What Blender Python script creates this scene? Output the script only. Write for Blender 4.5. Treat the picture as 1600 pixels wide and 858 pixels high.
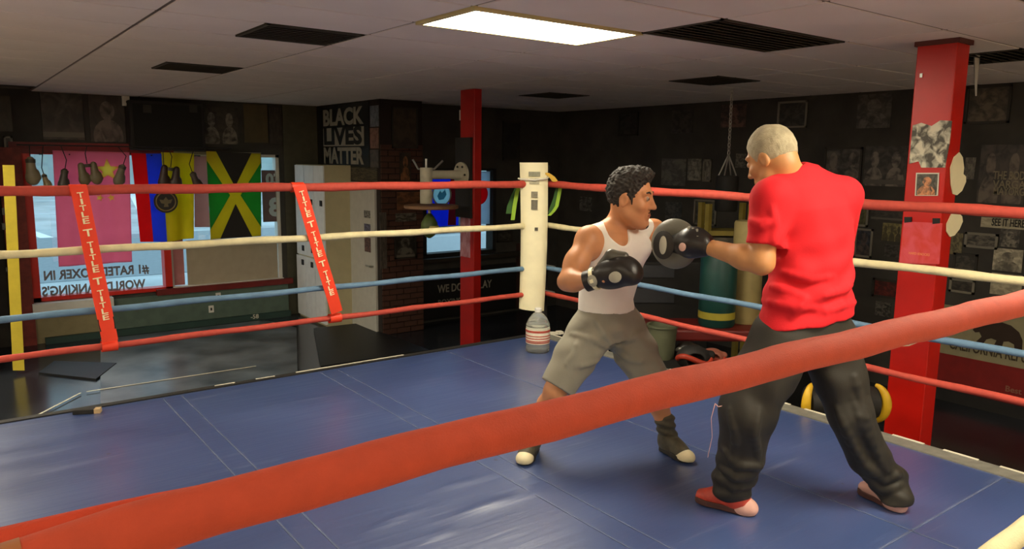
import bpy, math, random
import numpy as np
from mathutils import Vector, Matrix

random.seed(7); rng = np.random.RandomState(7)
for o in list(bpy.data.objects): bpy.data.objects.remove(o)
SC = bpy.context.scene; COL = SC.collection

# ------------------------------------------------------------------ camera, world, exposure
H = 1.5; FPX = 1187.73
YAW, PITCH, ROLL = math.radians(52.9459), math.radians(8.6485), math.radians(0.6509)
A = lambda *v: np.array(v, float)
Fw = A(math.cos(YAW)*math.cos(PITCH), math.sin(YAW)*math.cos(PITCH), -math.sin(PITCH))
_R = A(math.sin(YAW), -math.cos(YAW), 0); _U = np.cross(_R, Fw)
Rt = math.cos(ROLL)*_R + math.sin(ROLL)*_U; Up = -math.sin(ROLL)*_R + math.cos(ROLL)*_U
FH = A(math.cos(YAW), math.sin(YAW), 0); RH = _R; ZZ = A(0, 0, 1)
cam = bpy.data.cameras.new('camera'); co = bpy.data.objects.new('camera', cam); COL.objects.link(co)
co.matrix_world = Matrix(((Rt[0], Up[0], -Fw[0], 0), (Rt[1], Up[1], -Fw[1], 0), (Rt[2], Up[2], -Fw[2], H), (0, 0, 0, 1)))
cam.sensor_fit = 'HORIZONTAL'; cam.sensor_width = 36; cam.lens = 36*FPX/1600; cam.clip_start = .02; cam.clip_end = 300
SC.camera = co
w = bpy.data.worlds.new('sky'); SC.world = w; w.use_nodes = True
bg = w.node_tree.nodes['Background']; bg.inputs[0].default_value = (.58, .84, 1, 1); bg.inputs[1].default_value = .56
SC.view_settings.view_transform = 'Standard'; SC.view_settings.look = 'None'; SC.view_settings.gamma = 1
SC.view_settings.use_curve_mapping = False; SC.view_settings.exposure = 1.48
LAMP = 13.0          # strength of the fluorescent diffusers
ZF, ZC = -.9, 2.255  # gym floor and ceiling, canvas is z = 0

# photo coordinates -> points on planes of the room
def ray(x, y): return Fw + Rt*(x-800)/FPX + Up*(429-y)/FPX
def on_x(x, y, X): r = ray(x, y); return A(0, 0, H) + r*(X/r[0])
def on_y(x, y, Y): r = ray(x, y); return A(0, 0, H) + r*(Y/r[1])
def on_z(x, y, z): r = ray(x, y); return A(0, 0, H) + r*((z-H)/r[2])
def P(x, y, f): r = ray(x, y); return A(0, 0, H) + r*(f/(r @ FH))

# ------------------------------------------------------------------ materials
def lin(h):
    if not isinstance(h, str): return tuple(h)
    h = h.lstrip('#'); c = [int(h[i:i+2], 16)/255 for i in (0, 2, 4)]
    return tuple(x/12.92 if x <= .04045 else ((x+.055)/1.055)**2.4 for x in c)
MATS = {}  # by name
def mat(name, col, rough=.6, metal=0, var=.12, scale=9, bump=0, bscale=60, emit=0, alpha_trans=0, spec=.5, coat=0, var2=None):
    if name in MATS: return MATS[name]
    m = bpy.data.materials.new(name); m.use_nodes = True; nt = m.node_tree; N = nt.nodes; L = nt.links
    b = N['Principled BSDF']; c = lin(col)
    b.inputs['Roughness'].default_value = rough; b.inputs['Metallic'].default_value = metal
    b.inputs['Specular IOR Level'].default_value = spec; b.inputs['Coat Weight'].default_value = coat
    tc = N.new('ShaderNodeTexCoord')
    if var:
        n = N.new('ShaderNodeTexNoise'); n.inputs['Scale'].default_value = scale; n.inputs['Detail'].default_value = 5
        L.new(tc.outputs['Object'], n.inputs['Vector'])
        r = N.new('ShaderNodeValToRGB'); r.color_ramp.elements[0].position = .3; r.color_ramp.elements[1].position = .7
        lo = lin(var2) if var2 else tuple(x*(1-var) for x in c)
        r.color_ramp.elements[0].color = (*lo, 1); r.color_ramp.elements[1].color = (*(min(1, x*(1+var)) for x in c), 1)
        L.new(n.outputs['Fac'], r.inputs['Fac']); L.new(r.outputs['Color'], b.inputs['Base Color'])
    else: b.inputs['Base Color'].default_value = (*c, 1)
    if bump:
        n2 = N.new('ShaderNodeTexNoise'); n2.inputs['Scale'].default_value = bscale; n2.inputs['Detail'].default_value = 4
        L.new(tc.outputs['Object'], n2.inputs['Vector'])
        bp = N.new('ShaderNodeBump'); bp.inputs['Strength'].default_value = bump; bp.inputs['Distance'].default_value = .01
        L.new(n2.outputs['Fac'], bp.inputs['Height']); L.new(bp.outputs['Normal'], b.inputs['Normal'])
    if emit:
        b.inputs['Emission Color'].default_value = (*c, 1); b.inputs['Emission Strength'].default_value = emit
    if alpha_trans:   # thin cloth that lets daylight through
        t = N.new('ShaderNodeBsdfTranslucent'); mx = N.new('ShaderNodeMixShader'); mx.inputs[0].default_value = alpha_trans
        src = r.outputs['Color'] if var else None
        if src: L.new(src, t.inputs['Color'])
        else: t.inputs['Color'].default_value = (*c, 1)
        L.new(b.outputs[0], mx.inputs[1]); L.new(t.outputs[0], mx.inputs[2]); L.new(mx.outputs[0], N['Material Output'].inputs[0])
    MATS[name] = m; return m
def glass_mat(name, tint=(1, 1, 1), refl=.08):
    if name in MATS: return MATS[name]
    m = bpy.data.materials.new(name); m.use_nodes = True; N = m.node_tree.nodes; L = m.node_tree.links
    t = N.new('ShaderNodeBsdfTransparent'); t.inputs[0].default_value = (*tint, 1)
    g = N.new('ShaderNodeBsdfGlossy'); g.inputs['Roughness'].default_value = .03
    mx = N.new('ShaderNodeMixShader'); mx.inputs[0].default_value = refl
    L.new(t.outputs[0], mx.inputs[1]); L.new(g.outputs[0], mx.inputs[2]); L.new(mx.outputs[0], N['Material Output'].inputs[0])
    MATS[name] = m; return m
def print_mat(name, c0, c1, c2=None, seed=0, plane='x', head=False, caption=None, scale=4, rough=.45, heads=1):
    """flat print of a poster or photo: blotches, a head and shoulders, a caption band"""
    m = bpy.data.materials.new(name); m.use_nodes = True; nt = m.node_tree; N = nt.nodes; L = nt.links
    b = N['Principled BSDF']; b.inputs['Roughness'].default_value = rough
    tc = N.new('ShaderNodeTexCoord'); sp = N.new('ShaderNodeSeparateXYZ'); L.new(tc.outputs['Generated'], sp.inputs[0])
    def math_(op, a, bb=None, c=None):
        n = N.new('ShaderNodeMath'); n.operation = op
        for i, v in enumerate((a, bb, c)):
            if v is None: continue
            if isinstance(v, (int, float)): n.inputs[i].default_value = v
            else: L.new(v, n.inputs[i])
        return n.outputs[0]
    u = sp.outputs['X'] if plane == 'y' else math_('SUBTRACT', 1, sp.outputs['Y']); v = sp.outputs['Z']
    cb = N.new('ShaderNodeCombineXYZ'); L.new(u, cb.inputs[0]); L.new(v, cb.inputs[1]); cb.inputs[2].default_value = seed*3.7
    no = N.new('ShaderNodeTexNoise'); no.inputs['Scale'].default_value = scale; no.inputs['Detail'].default_value = 6; no.inputs['Distortion'].default_value = .6
    L.new(cb.outputs[0], no.inputs['Vector'])
    rp = N.new('ShaderNodeValToRGB'); rp.color_ramp.elements[0].position = .4; rp.color_ramp.elements[1].position = .62
    rp.color_ramp.elements[0].color = (*lin(c0), 1); rp.color_ramp.elements[1].color = (*lin(c1), 1); L.new(no.outputs['Fac'], rp.inputs['Fac'])
    colr = rp.outputs['Color']
    def over(fac, col, base):
        x = N.new('ShaderNodeMix'); x.data_type = 'RGBA'; L.new(fac, x.inputs[0]); L.new(base, x.inputs[6])
        if isinstance(col, (tuple, str)): x.inputs[7].default_value = (*lin(col), 1)
        else: L.new(col, x.inputs[7])
        return x.outputs[2]
    if head:
        r2 = N.new('ShaderNodeValToRGB'); r2.color_ramp.elements[0].position = .35; r2.color_ramp.elements[1].position = .6
        r2.color_ramp.elements[0].color = (*lin(c0), 1); r2.color_ramp.elements[1].color = (*lin(c2 or c1), 1); L.new(no.outputs['Fac'], r2.inputs['Fac'])
        for k in range(heads):
            cx = (k+.5)/heads; hw = .5/heads
            for cy, rx, ry in ((.66, .42*hw, .2), (.12, .85*hw, .36)):
                dx = math_('DIVIDE', math_('SUBTRACT', u, cx), rx); dy = math_('DIVIDE', math_('SUBTRACT', v, cy), ry)
                d = math_('ADD', math_('MULTIPLY', dx, dx), math_('MULTIPLY', dy, dy))
                colr = over(math_('LESS_THAN', d, 1), r2.outputs['Color'], colr)
    if caption:
        inb = math_('MULTIPLY', math_('GREATER_THAN', v, .05), math_('LESS_THAN', v, .16))
        colr = over(inb, caption, colr)
    L.new(colr, b.inputs['Base Color']); return m

M_BLACK = mat('black paint', '#1b1916', .7, var=.25)
M_WALL = mat('black wall paint with haze', '#3a3731', .75, var=.3, scale=3)  # lifted above black, glare haze put into the colour
M_REDPAINT = mat('red gloss paint', '#c8200f', .42, var=.1, scale=5, bump=.05)
M_REDDARK = mat('dark red paint', '#6e1712', .5)
M_ROPE_R = mat('red rope cover', '#b84434', .72, var=.1, scale=30, bump=.25, bscale=420)
M_ROPE_N = mat('orange red rope cover', '#bd4628', .8, var=.08, scale=40, bump=.14, bscale=520)
M_ROPE_W = mat('cream rope cover', '#d8cda0', .75, var=.12, scale=14, bump=.2, bscale=200)
M_ROPE_B = mat('blue grey rope cover', '#5f7f99', .7, var=.14, scale=14, bump=.2, bscale=200)
M_WHITE = mat('white paint', '#d9d6cc', .5, var=.06)
M_CREAM = mat('cream vinyl', '#efe6bd', .5, var=.06, scale=6, bump=.12, bscale=25)
M_STEEL = mat('steel', '#b9b7b0', .35, .8, var=.1)
M_SKIN1 = mat('tan skin', '#c98a5c', .5, var=.07, scale=14, bump=.03)
M_SKIN2 = mat('olive skin', '#bf8652', .5, var=.08, scale=16, bump=.03)
M_LEATH = mat('black leather', '#1f1a15', .38, var=.2, scale=12, bump=.08)
M_GREYL = mat('grey leather', '#6d6a5c', .42, var=.12, bump=.06)
M_PAPER = mat('white paper', '#d5cfbb', .7, var=.05)

# ------------------------------------------------------------------ mesh helpers
ORG = {}
def nrm(v): v = np.asarray(v, float); return v/np.linalg.norm(v)
def tag(o, label=None, cat=None, group=None, kind=None):
    if label: o['label'] = label
    if cat: o['category'] = cat
    if group: o['group'] = group
    if kind: o['kind'] = kind
    return o
def thing(name, label, cat, loc, group=None):
    o = bpy.data.objects.new(name, None); COL.objects.link(o); o.location = loc; o.empty_display_size = .1
    ORG[o.name] = A(*loc); return tag(o, label, cat, group)
def link(name, me, m, parent=None, org=None):
    o = bpy.data.objects.new(name, me); COL.objects.link(o)
    if m is not None and not me.materials: me.materials.append(m)
    if parent is not None:
        o.parent = parent; off = (org if org is not None else ORG[parent.name]) - ORG[parent.name]; o.location = off
        ORG[o.name] = ORG[parent.name] + off
    else:
        o.location = org if org is not None else (0, 0, 0); ORG[o.name] = A(*o.location)
    return o
class MB:
    def __init__(s): s.v = []; s.f = []
    def add(s, V, Fc):
        n = len(s.v); s.v += [tuple(map(float, p)) for p in V]; s.f += [tuple(i+n for i in q) for q in Fc]; return s
    def box(s, c, size, R=None):
        c = np.asarray(c, float); h = np.asarray(size, float)/2
        R = np.eye(3) if R is None else np.asarray(R, float)   # rows are the box axes
        V = [c + R[0]*h[0]*i + R[1]*h[1]*j + R[2]*h[2]*k for i in (-1, 1) for j in (-1, 1) for k in (-1, 1)]
        return s.add(V, [(0, 1, 3, 2), (4, 6, 7, 5), (0, 4, 5, 1), (2, 3, 7, 6), (0, 2, 6, 4), (1, 5, 7, 3)])
    def b2(s, lo, hi): lo = np.array(lo, float); hi = np.array(hi, float); return s.box((lo+hi)/2, hi-lo)
    def lathe(s, prof, o, ax, n=24, su=1, sv=1, u=None):
        ax = nrm(ax); u = nrm(np.cross(ax, A(0, 0, 1) if abs(ax[2]) < .9 else A(1, 0, 0))) if u is None else nrm(u - ax*(ax@u)); v = np.cross(ax, u)
        V = []; Fc = []; o = np.asarray(o, float)
        for r, z in prof:
            for k in range(n):
                t = 2*math.pi*k/n; V.append(o + ax*z + u*(r*su*math.cos(t)) + v*(r*sv*math.sin(t)))
        m = len(prof)
        for i in range(m-1):
            for k in range(n): Fc.append((i*n+k, i*n+(k+1) % n, (i+1)*n+(k+1) % n, (i+1)*n+k))
        Fc.append(tuple(reversed(range(n)))); Fc.append(tuple((m-1)*n+k for k in range(n)))
        return s.add(V, Fc)
    def cyl(s, a, b, r, r1=None, n=16):
        a = np.asarray(a, float); b = np.asarray(b, float)
        return s.lathe([(r, 0), (r if r1 is None else r1, np.linalg.norm(b-a))], a, b-a, n)
    def tube(s, pts, r, n=10, flat=1.0):
        pts = [np.asarray(p, float) for p in pts]; rr = r if hasattr(r, '__len__') else [r]*len(pts)
        t = nrm(pts[1]-pts[0]); u = nrm(np.cross(t, ZZ if abs(t[2]) < .9 else A(1, 0, 0))); V = []; Fc = []
        for i, p in enumerate(pts):
            t = nrm(pts[min(i+1, len(pts)-1)] - pts[max(i-1, 0)]); u = nrm(u - t*(u@t)); v = np.cross(t, u)
            for k in range(n):
                a = 2*math.pi*k/n; V.append(p + u*rr[i]*math.cos(a)*flat + v*rr[i]*math.sin(a))
        for i in range(len(pts)-1):
            for k in range(n): Fc.append((i*n+k, i*n+(k+1) % n, (i+1)*n+(k+1) % n, (i+1)*n+k))
        Fc.append(tuple(reversed(range(n)))); Fc.append(tuple((len(pts)-1)*n+k for k in range(n)))
        return s.add(V, Fc)
    def prism(s, poly, o, u, v, d):
        o = np.asarray(o, float); u = np.asarray(u, float); v = np.asarray(v, float); w_ = nrm(np.cross(u, v))*d; n = len(poly)
        V = [o+u*x+v*y for x, y in poly] + [o+u*x+v*y+w_ for x, y in poly]
        return s.add(V, [tuple(reversed(range(n))), tuple(range(n, 2*n))] + [(i, (i+1) % n, n+(i+1) % n, n+i) for i in range(n)])
    def strip(s, rows, d=None):
        """grid of points rows[i][j]; solid if d (thickness vector) is given"""
        m = len(rows); n = len(rows[0]); V = [p for r in rows for p in r]
        Fc = [(i*n+j, i*n+j+1, (i+1)*n+j+1, (i+1)*n+j) for i in range(m-1) for j in range(n-1)]
        if d is not None:
            N0 = m*n; V = V + [np.asarray(p)+d for p in V]
            Fc += [tuple(N0+i for i in reversed(q)) for q in Fc]
            rim = [(0, j) for j in range(n)] + [(i, n-1) for i in range(1, m)] + [(m-1, j) for j in range(n-2, -1, -1)] + [(i, 0) for i in range(m-2, 0, -1)]
            ids = [i*n+j for i, j in rim]
            for k in range(len(ids)): a, b = ids[k], ids[(k+1) % len(ids)]; Fc.append((b, a, N0+a, N0+b))
        return s.add(V, Fc)
    def build(s, name, m, parent=None, smooth=False, bevel=0, org=None):
        V = np.array(s.v)
        if parent is not None: o0 = ORG[parent.name] if org is None else org
        else: o0 = A((V[:, 0].min()+V[:, 0].max())/2, (V[:, 1].min()+V[:, 1].max())/2, V[:, 2].min()) if org is None else org
        me = bpy.data.meshes.new(name); me.from_pydata([tuple(p) for p in V-o0], [], s.f); me.validate()
        import bmesh
        bm = bmesh.new(); bm.from_mesh(me); bmesh.ops.recalc_face_normals(bm, faces=bm.faces); bm.to_mesh(me); bm.free()
        if smooth:
            me.shade_smooth() if hasattr(me, 'shade_smooth') else None
            try: me.set_sharp_from_angle(angle=math.radians(45))
            except Exception: pass
        o = link(name, me, m, parent, o0)
        if bevel:
            bv = o.modifiers.new('bevel', 'BEVEL'); bv.width = bevel; bv.segments = 2; bv.limit_method = 'ANGLE'
        return o
def struct(mb, name, m, parent=None, **k): return tag(mb.build(name, m, parent, **k), kind='structure')
def text_mb(s, o, u, v, size, mb=None, width=None, align='CENTER', depth=.003, bold=.015):
    """lettering as thin solid letters: o centre, u right, v up"""
    cu = bpy.data.curves.new('t', 'FONT'); cu.body = s; cu.size = 1; cu.align_x = align; cu.align_y = 'CENTER'; cu.extrude = .5; cu.offset = bold; cu.resolution_u = 3
    ob = bpy.data.objects.new('t', cu); COL.objects.link(ob); bpy.context.view_layer.update()
    me = bpy.data.meshes.new_from_object(ob.evaluated_get(bpy.context.evaluated_depsgraph_get()))
    V = np.zeros(len(me.vertices)*3); me.vertices.foreach_get('co', V); V = V.reshape(-1, 3); Fc = [tuple(p.vertices) for p in me.polygons]
    bpy.data.objects.remove(ob); bpy.data.curves.remove(cu); bpy.data.meshes.remove(me)
    sy = size; sx = size if width is None else width/(V[:, 0].max()-V[:, 0].min())
    u = nrm(u); v = nrm(v); w_ = np.cross(u, v); mb = mb or MB()
    mb.add([np.asarray(o)+u*p[0]*sx+v*p[1]*sy+w_*(p[2]*depth) for p in V], Fc); return mb

# ------------------------------------------------------------------ signed distance modelling (bodies, cloth, gloves)
class Field:
    def __init__(s, lo, hi, h):
        s.lo = np.asarray(lo, float); s.h = h; s.n = np.ceil((np.asarray(hi)-s.lo)/h).astype(int)+1
        s.f = np.full(s.n, 9.0, np.float32)
    def _win(s, lo, hi):
        a = np.maximum(np.floor((lo-s.lo)/s.h).astype(int), 0); b = np.minimum(np.ceil((hi-s.lo)/s.h).astype(int)+1, s.n)
        if (b <= a).any(): return None
        ax = [(s.lo[i]+s.h*np.arange(a[i], b[i])).astype(np.float32) for i in range(3)]
        return (slice(a[0], b[0]), slice(a[1], b[1]), slice(a[2], b[2])), ax[0][:, None, None], ax[1][None, :, None], ax[2][None, None, :]
    def _mix(s, sl, d, k, op):
        f = s.f[sl]
        if op == 'u': h = np.clip(.5+.5*(f-d)/k, 0, 1); s.f[sl] = f*(1-h)+d*h-k*h*(1-h)
        else: h = np.clip(.5-.5*(f+d)/k, 0, 1); s.f[sl] = f*(1-h)-d*h+k*h*(1-h)
    def cap(s, a, b, ra, rb=None, k=.02, op='u'):
        a = np.asarray(a, float); b = np.asarray(b, float); rb = ra if rb is None else rb; m = max(ra, rb)+k+2.5*s.h
        W = s._win(np.minimum(a, b)-m, np.maximum(a, b)+m)
        if W is None: return s
        sl, X, Y, Z = W; d = b-a; L2 = max(d@d, 1e-9)
        t = np.clip(((X-a[0])*d[0]+(Y-a[1])*d[1]+(Z-a[2])*d[2])/L2, 0, 1)
        q = np.sqrt((X-a[0]-t*d[0])**2+(Y-a[1]-t*d[1])**2+(Z-a[2]-t*d[2])**2)-(ra+(rb-ra)*t)
        s._mix(sl, q, k, op); return s
    def chain(s, pts, rs, k=.02):
        for i in range(len(pts)-1): s.cap(pts[i], pts[i+1], rs[i], rs[i+1], k)
        return s
    def ell(s, c, axes, rad, k=.02, op='u'):
        """ellipsoid, axes rows"""
        c = np.asarray(c, float); Ax = np.array([nrm(a) for a in axes]); rad = np.asarray(rad, float); m = rad.max()+k+2.5*s.h
        W = s._win(c-m, c+m)
        if W is None: return s
        sl, X, Y, Z = W; k0 = 0; k1 = 0
        for i in range(3):
            q = ((X-c[0])*Ax[i, 0]+(Y-c[1])*Ax[i, 1]+(Z-c[2])*Ax[i, 2])/rad[i]; k0 = k0+q*q; k1 = k1+(q/rad[i])**2
        k0 = np.sqrt(k0); k1 = np.sqrt(k1)+1e-6
        s._mix(sl, k0*(k0-1)/k1, k, op); return s
    def loft(s, secs, side, k=.02, op='u', p=2.0, pad=.0):
        """stack of elliptic sections (centre, half width, half depth) along a path; side vectors give the width direction"""
        C = np.array([q[0] for q in secs], float); wa = np.array([q[1] for q in secs]); wb = np.array([q[2] for q in secs])
        S = [nrm(x) for x in (side if isinstance(side, list) else [side]*len(secs))]
        m = max(wa.max(), wb.max())+k+3*s.h; W = s._win(C.min(0)-m, C.max(0)+m)
        if W is None: return s
        sl, X, Y, Z = W; best = None
        axis = nrm(C[-1]-C[0])
        hv = (C-C[0])@axis
        T = (X-C[0][0])*axis[0]+(Y-C[0][1])*axis[1]+(Z-C[0][2])*axis[2]
        Tc = np.clip(T, hv[0], hv[-1])
        ip = lambda arr: np.interp(Tc, hv, arr).astype(np.float32)
        cx, cy, cz = ip(C[:, 0]), ip(C[:, 1]), ip(C[:, 2]); a = ip(wa); b = ip(wb)
        SS = np.array(S); sx, sy, sz = ip(SS[:, 0]), ip(SS[:, 1]), ip(SS[:, 2])
        fx, fy, fz = axis[1]*sz-axis[2]*sy, axis[2]*sx-axis[0]*sz, axis[0]*sy-axis[1]*sx
        dx, dy, dz = X-cx, Y-cy, Z-cz; al = T-Tc
        ov = al  # overshoot along the axis
        dx, dy, dz = dx-axis[0]*ov, dy-axis[1]*ov, dz-axis[2]*ov
        uu = (dx*sx+dy*sy+dz*sz)/a; vv = (dx*fx+dy*fy+dz*fz)/b
        k0 = (np.abs(uu)**p+np.abs(vv)**p)**(1/p); gr = np.sqrt((uu/a)**2+(vv/b)**2)/(k0+1e-6)+1e-3
        d = (k0-1)/np.maximum(gr, 1.0)
        d = np.where(np.abs(ov) > 0, np.sqrt(np.maximum(d, 0)**2+ov**2)+np.minimum(d, 0)*0+np.where(d < 0, 0, 0), d)
        s._mix(sl, d.astype(np.float32), k, op); return s
    def half(s, o, n, k=.004, lo=None, hi=None):
        """cut away everything on the +n side of the plane"""
        W = s._win(np.asarray(lo) if lo is not None else s.lo-1, np.asarray(hi) if hi is not None else s.lo+s.n*s.h+1)
        sl, X, Y, Z = W; n = nrm(n); d = (X-o[0])*n[0]+(Y-o[1])*n[1]+(Z-o[2])*n[2]
        s.f[sl] = np.maximum(s.f[sl], d); return s
    def disp(s, fn, lo=None, hi=None):
        W = s._win(np.asarray(lo) if lo is not None else s.lo-1, np.asarray(hi) if hi is not None else s.lo+s.n*s.h+1)
        sl, X, Y, Z = W; s.f[sl] += fn(X, Y, Z).astype(np.float32); return s
    def mesh(s, smooth=1):
        f = s.f; n = s.n; ins = f < 0; nx, ny, nz = n-1
        cnt = np.zeros((nx, ny, nz), np.int8); cor = [(i, j, k) for i in (0, 1) for j in (0, 1) for k in (0, 1)]
        sub = lambda a, i, j, k: a[i:i+nx, j:j+ny, k:k+nz]
        for c in cor: cnt += sub(ins, *c)
        cell = (cnt > 0) & (cnt < 8); I, J, K = np.nonzero(cell); idx = np.full((nx, ny, nz), -1, np.int32); idx[I, J, K] = np.arange(len(I))
        acc = np.zeros((len(I), 3)); num = np.zeros(len(I))
        for ax in range(3):
            for p in (0, 1):
                for q in (0, 1):
                    a = [0, 0, 0]; o2 = [i for i in range(3) if i != ax]; a[o2[0]] = p; a[o2[1]] = q; b = list(a); b[ax] = 1
                    fa = f[I+a[0], J+a[1], K+a[2]]; fb = f[I+b[0], J+b[1], K+b[2]]; cr = (fa < 0) != (fb < 0)
                    t = np.where(cr, fa/np.where(cr, fa-fb, 1), 0); pt = np.zeros((len(I), 3)); pt[:] = a; pt[:, ax] = t
                    acc[cr] += pt[cr]; num += cr
        V = s.lo + s.h*(np.stack([I, J, K], 1)+acc/num[:, None]); Q = []
        for ax in range(3):
            o1, o2 = [(1, 2), (2, 0), (0, 1)][ax]
            sl0 = [slice(1, nx), slice(1, ny), slice(1, nz)]; sl0[ax] = slice(0, [nx, ny, nz][ax]); sl1 = list(sl0); sl1[ax] = slice(1, [nx, ny, nz][ax]+1)
            f0 = ins[tuple(sl0)]; f1 = ins[tuple(sl1)]
            for flip in (0, 1):
                m = (f0 & ~f1) if not flip else (~f0 & f1); g = np.argwhere(m) + [0 if i == ax else 1 for i in range(3)]
                if not len(g): continue
                d1 = np.eye(3, dtype=int)[o1]; d2 = np.eye(3, dtype=int)[o2]
                q = [idx[tuple((g-x).T)] for x in (d1*0, d1, d1+d2, d2)]
                Q.append(np.stack(q if not flip else q[::-1], 1))
        Q = np.concatenate(Q)
        e = np.concatenate([Q[:, [0, 1]], Q[:, [1, 2]], Q[:, [2, 3]], Q[:, [3, 0]]])
        for _ in range(smooth):
            a2 = np.zeros_like(V); c2 = np.zeros(len(V))
            np.add.at(a2, e[:, 0], V[e[:, 1]]); np.add.at(a2, e[:, 1], V[e[:, 0]]); np.add.at(c2, e[:, 0], 1); np.add.at(c2, e[:, 1], 1)
            V = V*.4 + .6*a2/np.maximum(c2, 1)[:, None]
        return V, Q
    def build(s, name, m, parent=None, smooth=1):
        V, Q = s.mesh(smooth); me = bpy.data.meshes.new(name); nq = len(Q)
        o0 = ORG[parent.name] if parent is not None else A(*((V.min(0)+V.max(0))/2)[:2], V[:, 2].min())
        me.vertices.add(len(V)); me.vertices.foreach_set('co', (V-o0).ravel()); me.loops.add(nq*4); me.loops.foreach_set('vertex_index', Q.ravel().astype(np.int32))
        me.polygons.add(nq); me.polygons.foreach_set('loop_start', np.arange(0, nq*4, 4, dtype=np.int32)); me.update(calc_edges=True); me.validate()
        me.polygons.foreach_set('use_smooth', np.ones(len(me.polygons), bool)); return link(name, me, m, parent, o0)
_ws = [(rng.randn(3), rng.rand()*6.28) for _ in range(8)]
def waves(X, Y, Z, fr): return sum(np.sin((X*d[0]+Y*d[1]+Z*d[2])*fr+ph) for d, ph in _ws)/8

# ================================================================== THE SETTING
XW, YW, YB, XJ, YP = 8.1, 11.2, 9.5, 4.7, 9.2     # poster wall, window wall, back wall, short return wall
X0, Y0 = -6.0, -6.0
M_FLOOR = mat('worn black rubber floor', '#2b2e33', .2, var=.3, scale=1.3, var2='#15161a', bump=.05, bscale=14)
fl = struct(MB().b2((X0, Y0, ZF-.1), (XW+.2, YW+.2, ZF)), 'floor', M_FLOOR)
for a_, b_ in (((X0, Y0), (XW, .2)), ((X0, .2), (-.8, 7.5))): struct(MB().b2((*a_, ZF), (*b_, ZF+.01)), 'floor', mat('pale floor added to bounce light', '#d8c8b4', .6, var=.08))  # unseen pale slabs added to bounce light up to the ceiling
M_TILE = mat('ceiling tile', '#dcd4d2', .85, var=.04, scale=2, bump=.06, bscale=120)
M_TBAR = mat('ceiling grid metal', '#5c544d', .6, var=.05)
ce = struct(MB().b2((X0, Y0, ZC+.03), (XW+.2, YW+.2, ZC+.1)), 'ceiling', mat('ceiling slab', '#46403b', .9))
LX, LY = 2.235, 3.30; TX, TY = 1.22, .59   # grid origin at the lit panel, tile pitch
vents = [(3.44, 2.71, 1.22, .59), (1.6, 4.42, .61, .59), (1.6, 6.78, .61, .59), (5.68, 4.45, .61, .5), (5.68, 6.86, .61, .5), (5.79, 2.12, .61, .59)]
lights_at = [(LX, LY), (LX-4*TX, LY), (LX-4*TX, LY-6*TY), (LX, LY-8*TY), (LX-4*TX, LY-12*TY), (LX, LY-5*TY), (LX-3*TX, LY+8*TY), (LX+3*TX, LY-10*TY), (LX-3*TX, LY+4*TY), (LX-3*TX, LY+10*TY)]  # unseen panels left of the lit one are added to brighten ceiling and lockers
tile_me = {}
def tile(x0, y0, x1, y1):
    key = (round(x1-x0, 3), round(y1-y0, 3))
    if key not in tile_me:
        q = MB(); hx, hy = (x1-x0)/2-.006, (y1-y0)/2-.006
        q.strip([[A(-hx, -hy, .018), A(hx, -hy, .018)], [A(-hx, hy, .018), A(hx, hy, .018)]])
        q.v = []; q.f = []
        b = .008
        q.add([(-hx, -hy, .022), (hx, -hy, .022), (hx, hy, .022), (-hx, hy, .022), (-hx+b, -hy+b, 0), (hx-b, -hy+b, 0), (hx-b, hy-b, 0), (-hx+b, hy-b, 0)],
              [(3, 2, 1, 0), (4, 5, 6, 7), (0, 1, 5, 4), (1, 2, 6, 5), (2, 3, 7, 6), (3, 0, 4, 7)])
        me = bpy.data.meshes.new('ceiling_tile'); me.from_pydata(q.v, [], q.f); me.materials.append(M_TILE); tile_me[key] = me
    link('ceiling_tile', tile_me[key], M_TILE, ce, A((x0+x1)/2, (y0+y1)/2, ZC))
i0, i1 = math.floor((X0-LX)/TX), math.ceil((XW-LX)/TX); j0, j1 = math.floor((Y0-LY)/TY), math.ceil((YW-LY)/TY)
def cut(x0, y0, x1, y1, hs):
    """a tile minus the vents and lamps that sit in it (split along x only)"""
    for a, b, c, d in hs:
        if x0 < c-.02 and x1 > a+.02 and y0 < d-.12 and y1 > b+.12:
            if a-x0 > .1: cut(x0, y0, a, y1, hs)
            if x1-c > .1: cut(c, y0, x1, y1, hs)
            return
    tile(x0, y0, x1, y1)
# the vents snapped to the grid rows
vrow = []
for a, b, c, d in vents:
    j = round((b-LY)/TY); vrow.append((a, LY+j*TY, a+c, LY+(j+1)*TY))
lrow = [(a, b, a+TX, b+TY) for a, b in lights_at]
gap_dark = []
for i in range(i0, i1):
    for j in range(j0, j1):
        x0, y0 = max(LX+i*TX, X0), max(LY+j*TY, Y0); x1, y1 = min(LX+(i+1)*TX, XW), min(LY+(j+1)*TY, YW)
        if i == -2 and y0 > 10.1: continue          # tiles missing by the window, a dark hole
        if x1-x0 > .05 and y1-y0 > .05: cut(x0, y0, x1, y1, vrow+lrow)
g = MB()
for i in range(i0, i1+1):
    x = LX+i*TX
    if X0 < x < XW: g.b2((x-.012, Y0, ZC+.006), (x+.012, YW, ZC+.03))
for j in range(j0, j1+1):
    y = LY+j*TY
    if Y0 < y < YW: g.b2((X0, y-.012, ZC+.006), (XW, y+.012, ZC+.03))
g.build('ceiling_grid', M_TBAR, ce)
M_VENT = mat('dark vent metal', '#39352c', .7, var=.1)
vlab = ['long dark ceiling vent panel beside the lit lamp panel', 'dark square ceiling vent nearest the lamp on its left side', 'small dark ceiling vent above the window, farther left',
        'dark square ceiling vent above the coach', 'small dark ceiling vent far back above the corner pad', 'dark ceiling vent at right behind the red column']
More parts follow.
